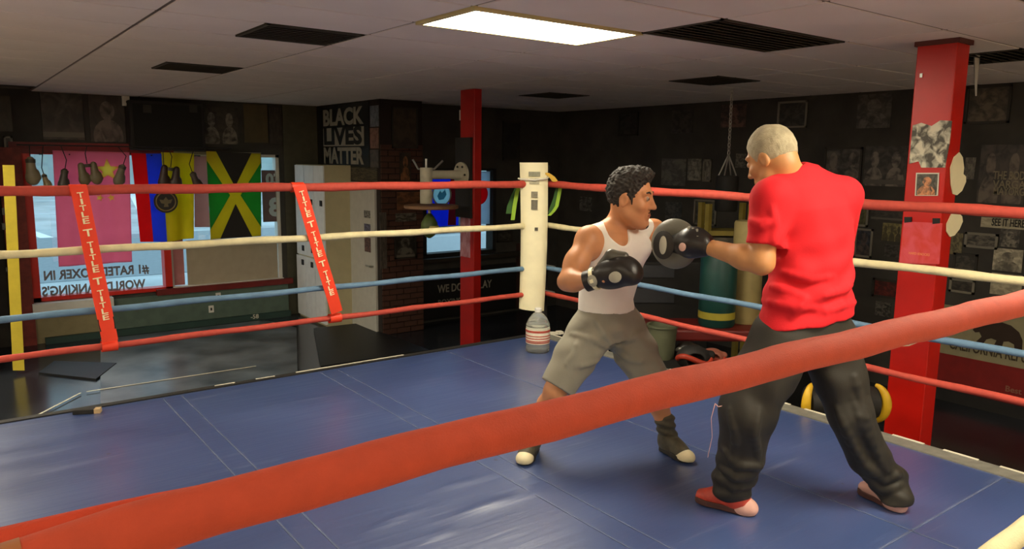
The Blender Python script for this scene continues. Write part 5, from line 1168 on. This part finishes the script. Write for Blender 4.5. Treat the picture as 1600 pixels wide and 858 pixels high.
# shorts
M_SHORT = mat('grey green shorts cloth', '#8f8b7b', .85, var=.07, bump=.1, bscale=220)
g = Field(*bounds([wai, pel, knR, knL, hipR, hipL], .17), .0055)
g.loft([(pel-A(0, 0, .06), .158, .13), (pel, .174, .127), (wai-A(0, 0, .0), .149, .105)], S1, .03)
for hp, kn in ((hipR, knR), (hipL, knL)): g.chain([hp-A(0, 0, .01), hp*.55+kn*.45, kn], [.118, .104, .088], .03)
for hp, kn in ((hipR, knR), (hipL, knL)):
    dv = nrm(kn-hp); o_ = kn-dv*.015
    W = g._win(kn-.2, kn+.2); sl, X, Y, Z = W; dd = (X-o_[0])*dv[0]+(Y-o_[1])*dv[1]+(Z-o_[2])*dv[2]; g.f[sl] = np.maximum(g.f[sl], dd)
g.half(wai-A(0, 0, .02), A(0, 0, 1))
cr = B(958, 540, 3.62)
for o_, dv, am, fq, rd in ((cr+RH*.1, RH*.4+ZZ*1, .006, 75, .16), (cr-RH*.1, -RH*.4+ZZ*1, .006, 70, .16), (hipR, ZZ-RH*.5, .004, 60, .13), (knL+A(0, 0, .08), ZZ+RH*.8, .004, 80, .12), (pel+F1*.1, S1+ZZ*.2, .003, 60, .12)): g.disp(wrinkle(o_, dv, am, fq, rd))
fold(g, [[(955, 547), (925, 530), (893, 522)], [(958, 543), (985, 530), (1003, 520)], [(962, 549), (985, 563), (1008, 566)], [(952, 552), (930, 566), (900, 574)], [(930, 500), (945, 522), (957, 540)], [(885, 570), (897, 555), (902, 535)]], .007, .018)
g.build('shorts', M_SHORT, p1, 1)
M_BOOT = mat('olive boxing boot', '#4b4636', .7, var=.3, scale=30, bump=.1); M_BOOTW = mat('cream boot toe', '#d8cda6', .55); M_SOLE = mat('dark boot sole', '#26231d', .7)
M_LACE = mat('pale lace', '#8d8770', .7)
shoe(toeR, heelR, p1, M_BOOT, M_SOLE, M_BOOTW, 'boxing_boot', .043, anR+(knR-anR)*.34, M_LACE)
shoe(toeL, heelL, p1, M_BOOT, M_SOLE, M_BOOTW, 'boxing_boot', .043, anL+(knL-anL)*.34, M_LACE)
# boxing gloves worn
def worn_glove(wr, gl, up, parent, logo_px=None, sidev=None, k=1.0):
    dv = nrm(gl-wr); up = nrm(up-dv*(up@dv)); sd = np.cross(dv, up); f = Field(*bounds([wr-dv*.05, gl+dv*.1], .16), .005)
    f.ell(gl+dv*.0, (dv, sd, up), (.098*k, .066*k, .074*k), .03); f.ell(gl-dv*.06*k, (dv, sd, up), (.07*k, .05*k, .056*k), .04)
    f.ell(gl+dv*.06*k-up*.03*k, (dv, sd, up), (.045*k, .06*k, .05*k), .03)
    f.cap(gl-dv*.03*k-up*.085*k*0+up*.0, gl+dv*.0, .04, .04, .02)
    gv = f.build('glove', M_LEATH, parent, 1)
    t = Field(*bounds([gl-dv*.07, gl+dv*.07], .12), .0045); t.chain([gl-dv*.065*k+up*.045*k, gl+up*.078*k-dv*.005, gl+dv*.05*k+up*.055*k], [.024*k, .027*k, .022*k], .01); t.build('thumb', mat('dark grey leather', '#4a463c', .35, var=.1), gv, 1)
    MB().cyl(wr-dv*.02, gl-dv*.075*k, .049, .047, n=20).build('cuff', M_LEATH, gv, smooth=True)
    MB().cyl(gl-dv*.125*k, gl-dv*.108*k, .0535, n=20).build('trim', M_CREAM, gv, smooth=True)
    return gv, dv, sd, up
gv, dv, sd, up = worn_glove(wrR, glR, ZZ*.9-FH*.1, p1)
def sticker(px, par, w_, h_, m, start=3.0, name='logo', pushes=.0):
    """small patch laid on the glove where the camera-side surface is"""
    return None
vc = nrm(A(0, 0, H)-glR)
def patch_on(o, n, ax1, r1, r2, m, name, par): MB().lathe([(1, 0), (1, .003), (.85, .005)], o, n, 24, r1, r2, u=ax1).build(name, m, par, smooth=True)
nsd = sd if sd@vc > 0 else -sd
patch_on(glR+nsd*.066+dv*.002-up*.012, nrm(nsd+vc*.2), dv, .029, .025, mat('pale glove patch', '#a8a390', .5), 'glove_patch', gv)
patch_on(wrR+dv*.03+nsd*.0475, nsd, dv, .022, .028, mat('pale cuff label', '#a39e8a', .6, var=.2, scale=60), 'cuff_label', gv)
worn_glove(wrL, glL, ZZ, p1, k=.95)

# ------------------------------------------------------------------ the coach in the red shirt
cL, cR_ = P(1205, 312, 3.03), P(1316, 308, 3.19)
S2 = nrm((cL-cR_)*A(1, 1, 0)); F2 = np.cross(S2, ZZ)
eL, wL = P(1190, 410, 3.0), P(1100, 384, 3.18)
eR, wR = P(1306, 398, 3.36), P(1240, 372, 3.46)
hL, hR = P(1222, 528, 3.08), P(1292, 532, 3.16)
tL, lL = on_z(1088, 781, 0), on_z(1166, 803, 0)
tR, lR = on_z(1345, 768, 0), on_z(1400, 797, 0)
aL = lL+nrm(tL-lL)*.07+A(0, 0, .09); aR = lR+nrm(tR-lR)*.06+A(0, 0, .09)
fL = aL@FH; fR = aR@FH
kL, kR = P(1166, 645, 3.04), P(1326, 645, 3.10)
hd2 = Head(P(1206, 244, 3.14), -RH*.58+FH*.70-ZZ*.42, 1.0)
secs = [((1259, 500, 3.12), .228, .15), ((1262, 462, 3.12), .206, .142), ((1266, 420, 3.12), .192, .138), ((1268, 370, 3.13), .190, .138), ((1264, 325, 3.13), .186, .128), ((1254, 292, 3.14), .166, .105), ((1240, 266, 3.15), .10, .075)]
def torso2(f, g=0.0): f.loft([(P(*c_), a_+g, b_+g) for c_, a_, b_ in secs], S2, .03)
nk = P(1240, 278, 3.15)
f = Field(*bounds([hd2.O+A(0, 0, .2), cL, cR_, eL, wL, wL-RH*.1, eR, wR, wR-RH*.15, hL, hR, kL, kR, aL, aR, tL, lL, tR, lR], .13), .005)
torso2(f, -.02)
f.chain([nk-A(0, 0, .05), hd2.p(-.035, 0, -.05)], [.066, .064], .035)
for sh in (cL, cR_): f.cap(nk-A(0, 0, .02), sh, .05, .055, .05)
for sh, el, wr in ((cL, eL, wL), (cR_, eR, wR)):
    f.chain([sh, sh*.5+el*.5, el], [.06, .05, .046], .03); m2 = el+(wr-el)*.3; f.chain([el, m2, wr], [.046, .047, .031], .03)
    dv = nrm(wr-el); sdv = nrm(np.cross(dv, ZZ)); uv = np.cross(sdv, dv); pc = wr+dv*.05; f.cap(wr, pc, .028, .032, .02)
    for k in range(4):
        b0 = pc+dv*.02+uv*(.026-.017*k); f.chain([b0, b0+dv*.03, b0+dv*.045+sdv*.016, b0+dv*.03+sdv*.034], [.009, .009, .008, .007], .004)
    f.chain([pc+uv*.03, pc+uv*.036+dv*.02+sdv*.02, pc+uv*.03+dv*.04+sdv*.03], [.012, .010, .009], .006)
for hp, kn, an, toe, heel in ((hL, kL, aL, tL, lL), (hR, kR, aR, tR, lR)):
    f.chain([hp, kn, an], [.09, .058, .036], .03); f.cap(an-A(0, 0, .03), toe*.8+heel*.2+A(0, 0, .03), .034, .022, .02)
hd2.skull(f)
p2 = f.build('person', M_SKIN2, None, 1)
tag(p2, 'grey haired coach in red T-shirt and baggy dark trousers seen from behind holding pads', 'person')
hd2.eyes(p2, M_GRAY)
h = hd2; g = Field(*bounds([h.p(.12, .1, .15), h.p(-.13, -.1, -.12), h.p(.1, -.1, .15), h.p(-.1, .1, -.1)], .03), .004)
g.ell(h.p(-.008, 0, .022), h.ax(), (.104, .083, .109), .02); g.half(h.p(.066, 0, .052), h.x*1.0-h.z*.5); g.half(h.p(-.06, 0, -.035), -h.z*1.0-h.x*.25)
for sy in (-1, 1): g.ell(h.p(.004, sy*.085, -.03), h.ax(), (.026, .03, .034), .006, 's')
g.disp(lambda X, Y, Z: .0018*np.sin(X*240+3*np.sin(Y*90))*np.sin(Y*230)*np.sin(Z*120)); g.build('hair', M_GRAY, p2, 1)
MB().tube([h.p(.100, -.02, -.0795), h.p(.1045, 0, -.078), h.p(.100, .02, -.0795)], [.003, .0045, .003], 6).build('lips', M_LIP, p2, smooth=True)
# T-shirt
M_TEE = mat('vivid red cotton', '#cf0c1a', .85, var=.05, scale=3, bump=.08, bscale=200)
g = Field(*bounds([P(*secs[0][0]), P(*secs[-1][0])+A(0, 0, .05), cL, cR_, eL, eR], .26), .0055)
torso2(g, .0)
for sh in (cL, cR_): g.cap(nk-A(0, 0, .018), sh+A(0, 0, .008), .072, .072, .06)
seL, seR = cL+(eL-cL)*.72, cR_+(eR-cR_)*.72
g.chain([cL, seL], [.078, .070], .035); g.chain([cR_, seR], [.080, .070], .035)
for se, el, sh in ((seL, eL, cL), (seR, eR, cR_)):
    dv = nrm(el-sh); W = g._win(se-.1, se+.1); sl, X, Y, Z = W
    dd = (X-se[0])*dv[0]+(Y-se[1])*dv[1]+(Z-se[2])*dv[2]; rr_ = np.sqrt((X-se[0])**2+(Y-se[1])**2+(Z-se[2])**2)
    tor = (rr_ > .095); g.f[sl] = np.where(tor, g.f[sl], np.maximum(g.f[sl], dd))
g.cap(nk+A(0, 0, -.012), nk+(hd2.O-nk)*.6+A(0, 0, .03), .066, .075, .008, 's')
g.half(P(1259, 503, 3.12), -ZZ+RH*.07)
bk = -F2*.13
for o_, dv, am, fq, rd in ((P(1262, 455, 3.0), ZZ+S2*.25, .010, 62, .17), (P(1215, 440, 3.0), ZZ*.8-S2*.9, .010, 58, .13), (P(1325, 440, 3.05), ZZ*.9+S2*.8, .009, 60, .13), (P(1225, 345, 3.0), S2+ZZ*.4, .005, 55, .12), (P(1190, 370, 3.0), ZZ+S2*.5, .004, 85, .08), (P(1300, 345, 3.05), S2-ZZ*.4, .004, 55, .12), (P(1262, 490, 3.0), S2*.9+ZZ*.2, .004, 45, .16)): g.disp(wrinkle(o_, dv, am, fq, rd))
fold(g, [[(1205, 448), (1235, 455), (1262, 470)], [(1192, 470), (1240, 480), (1300, 482)], [(1290, 462), (1320, 452), (1341, 438)], [(1225, 425), (1265, 436), (1300, 432)], [(1207, 325), (1211, 355), (1209, 385)], [(1172, 345), (1190, 352), (1203, 346)], [(1280, 490), (1315, 478), (1343, 470)], [(1236, 495), (1250, 478), (1258, 465)]], .0075, .022)
g.build('t_shirt', M_TEE, p2, 1)
# trousers
M_PANT = mat('black olive track trousers', '#231f15', .65, var=.12, scale=5, bump=.06, bscale=180)
g = Field(*bounds([P(1259, 485, 3.12), hL, hR, kL, kR, aL, aR], .2), .0055)
pc2 = P(1259, 520, 3.12)
g.loft([(pc2-A(0, 0, .09), .165, .14), (pc2, .2, .145), (P(1259, 478, 3.12), .19, .135)], S2, .03)
g.chain([hL, hL*.5+kL*.5, kL+RH*.0, P(1158, 710, .5*(kL@FH)+.5*fL), aL+A(0, 0, .03)], [.13, .125, .112, .096, .088], .03)
g.chain([hR, hR*.5+kR*.5, kR, P(1356, 712, .5*(kR@FH)+.5*fR), aR+A(0, 0, .02)+RH*.008, lR+A(0, 0, .05)-RH*.005], [.128, .108, .088, .08, .074, .07], .03)
g.half(A(0, 0, .038), -ZZ)
for an, am in ((aL, .009), (aR, .007)):
    g.disp(lambda X, Y, Z, an=an, am=am: am*np.sin((Z-an[2])*75+(X-an[0])*18+np.sin(Y*20)*1.2)*np.exp(-((X-an[0])**2+(Y-an[1])**2+(Z-an[2]-.03)**2)/.16**2))
for o_, dv, am, fq, rd in ((kL, RH*1+ZZ*.15, .007, 42, .26), (kR, RH*.9+ZZ*.4, .009, 46, .28), (pc2-A(0, 0, .12), ZZ+RH*.3, .005, 55, .18), (P(1356, 712, 3.05), RH*.8+ZZ*.6, .006, 60, .16), (P(1150, 720, 3.05), RH, .005, 60, .16)): g.disp(wrinkle(o_, dv, am, fq, rd))
fold(g, [[(1124, 728), (1150, 746), (1188, 742)], [(1120, 745), (1148, 762), (1186, 757)], [(1130, 700), (1152, 728), (1190, 730)], [(1140, 640), (1150, 680), (1148, 715)], [(1185, 640), (1178, 680), (1185, 715)], [(1308, 640), (1330, 690), (1362, 742)], [(1330, 620), (1355, 680), (1384, 735)], [(1346, 742), (1378, 766), (1410, 757)], [(1352, 728), (1382, 750), (1408, 740)], [(1335, 590), (1348, 640), (1366, 690)]], .010, .022)
g.build('trousers', M_PANT, p2, 1)
M_SNEAK = mat('orange red trainer', '#b5402f', .55, var=.2, scale=25, bump=.1); M_SNW = mat('pinkish trainer trim', '#c99a8c', .6)
shoe(tL, lL, p2, M_SNEAK, mat('dark trainer sole', '#4a2a24', .7), None, 'trainer', .047, None, M_SNW)
shoe(tR, lR, p2, M_SNW, mat('dark trainer sole', '#4a2a24', .7), None, 'trainer', .045, None, M_SNW)
for to, he in ((tL, lL), (tR, lR)):
    to = A(to[0], to[1], 0); he = A(he[0], he[1], 0); d = nrm(to-he); sd = np.cross(ZZ, d); g = Field(he+A(-.12, -.12, -.01), he+A(.12, .12, .12), .004)
    g.ell(he+d*.012+A(0, 0, .03), (d, sd, ZZ), (.062, .045, .045), .01); g.half(A(0, 0, .002), -ZZ); g.half(he+d*.045, d); g.build('heel_counter', M_SNW, p2, 1)
# drawstring hanging by the thigh
q0 = P(1117, 632, 3.02); MB().tube([q0, q0+A(0, 0, -.06)-RH*.012, q0+A(0, 0, -.14)-RH*.004, q0+A(0, 0, -.23)-RH*.018], [.002, .0016, .0014, .001], 5).tube([q0+A(0, 0, .004), q0+RH*.015-A(0, 0, .01), q0+RH*.05], .002, 5).build('drawstring', mat('pale pink cord', '#d8a7a0', .7), p2)
# focus mitts
def mitt(center, n, wr, el, parent, patch_off=None):
    n = nrm(n); u = nrm(np.cross(ZZ, n)); v = np.cross(n, u); f = Field(center-.17, center+.17, .005)
    f.ell(center, (u, v, n), (.112, .112, .048), .02); f.ell(center+n*.075, (u, v, n), (.10, .10, .045), .02, 's')
    pad = f.build('focus_mitt', M_GREYL, parent, 1)
    dv = nrm(wr-el); hc = wr+dv*.055
    g = Field(*bounds([hc, wr, center], .13), .005); g.ell(hc, (dv, ZZ, np.cross(dv, ZZ)), (.075, .066, .05), .03); g.cap(wr+dv*.0, hc, .046, .052, .03); g.cap(hc, center-n*.02, .05, .055, .03); g.build('hand_cover', M_LEATH, pad, 1)
    for k in (-1, 0, 1): MB().tube([hc+dv*(.02*k)+A(0, 0, .06)-vc2*.0, hc+dv*(.02*k+.01)+A(0, 0, .058)-FH*.03, hc+dv*(.02*k+.012)+A(0, 0, .03)-FH*.053], .007, 6).build('strap', mat('grey silver strap', '#8a8778', .4), pad, smooth=True)
    return pad, u, v, n, hc, dv
vc2 = -FH
mc = P(1054, 381, 3.34)
pad, u, v, n, hc, dv = mitt(mc, -RH*.62-FH*.78, wL, eL, p2)
po = P(1037, 383, 3.27); patch_on(po, n, v, .062, .050, M_LEATH, 'face_patch', pad); patch_on(po+n*.005, n, v, .040, .017, mat('pale oval logo', '#b5b09c', .5), 'oval_logo', pad)
patch_on(P(1066, 386, hc@FH-.055), -FH, ZZ, .018, .015, mat('dusty pink label', '#b08a7c', .6), 'label', pad)
mitt(P(1212, 362, 3.56), -RH*.5+FH*.85, wR, eR, p2)
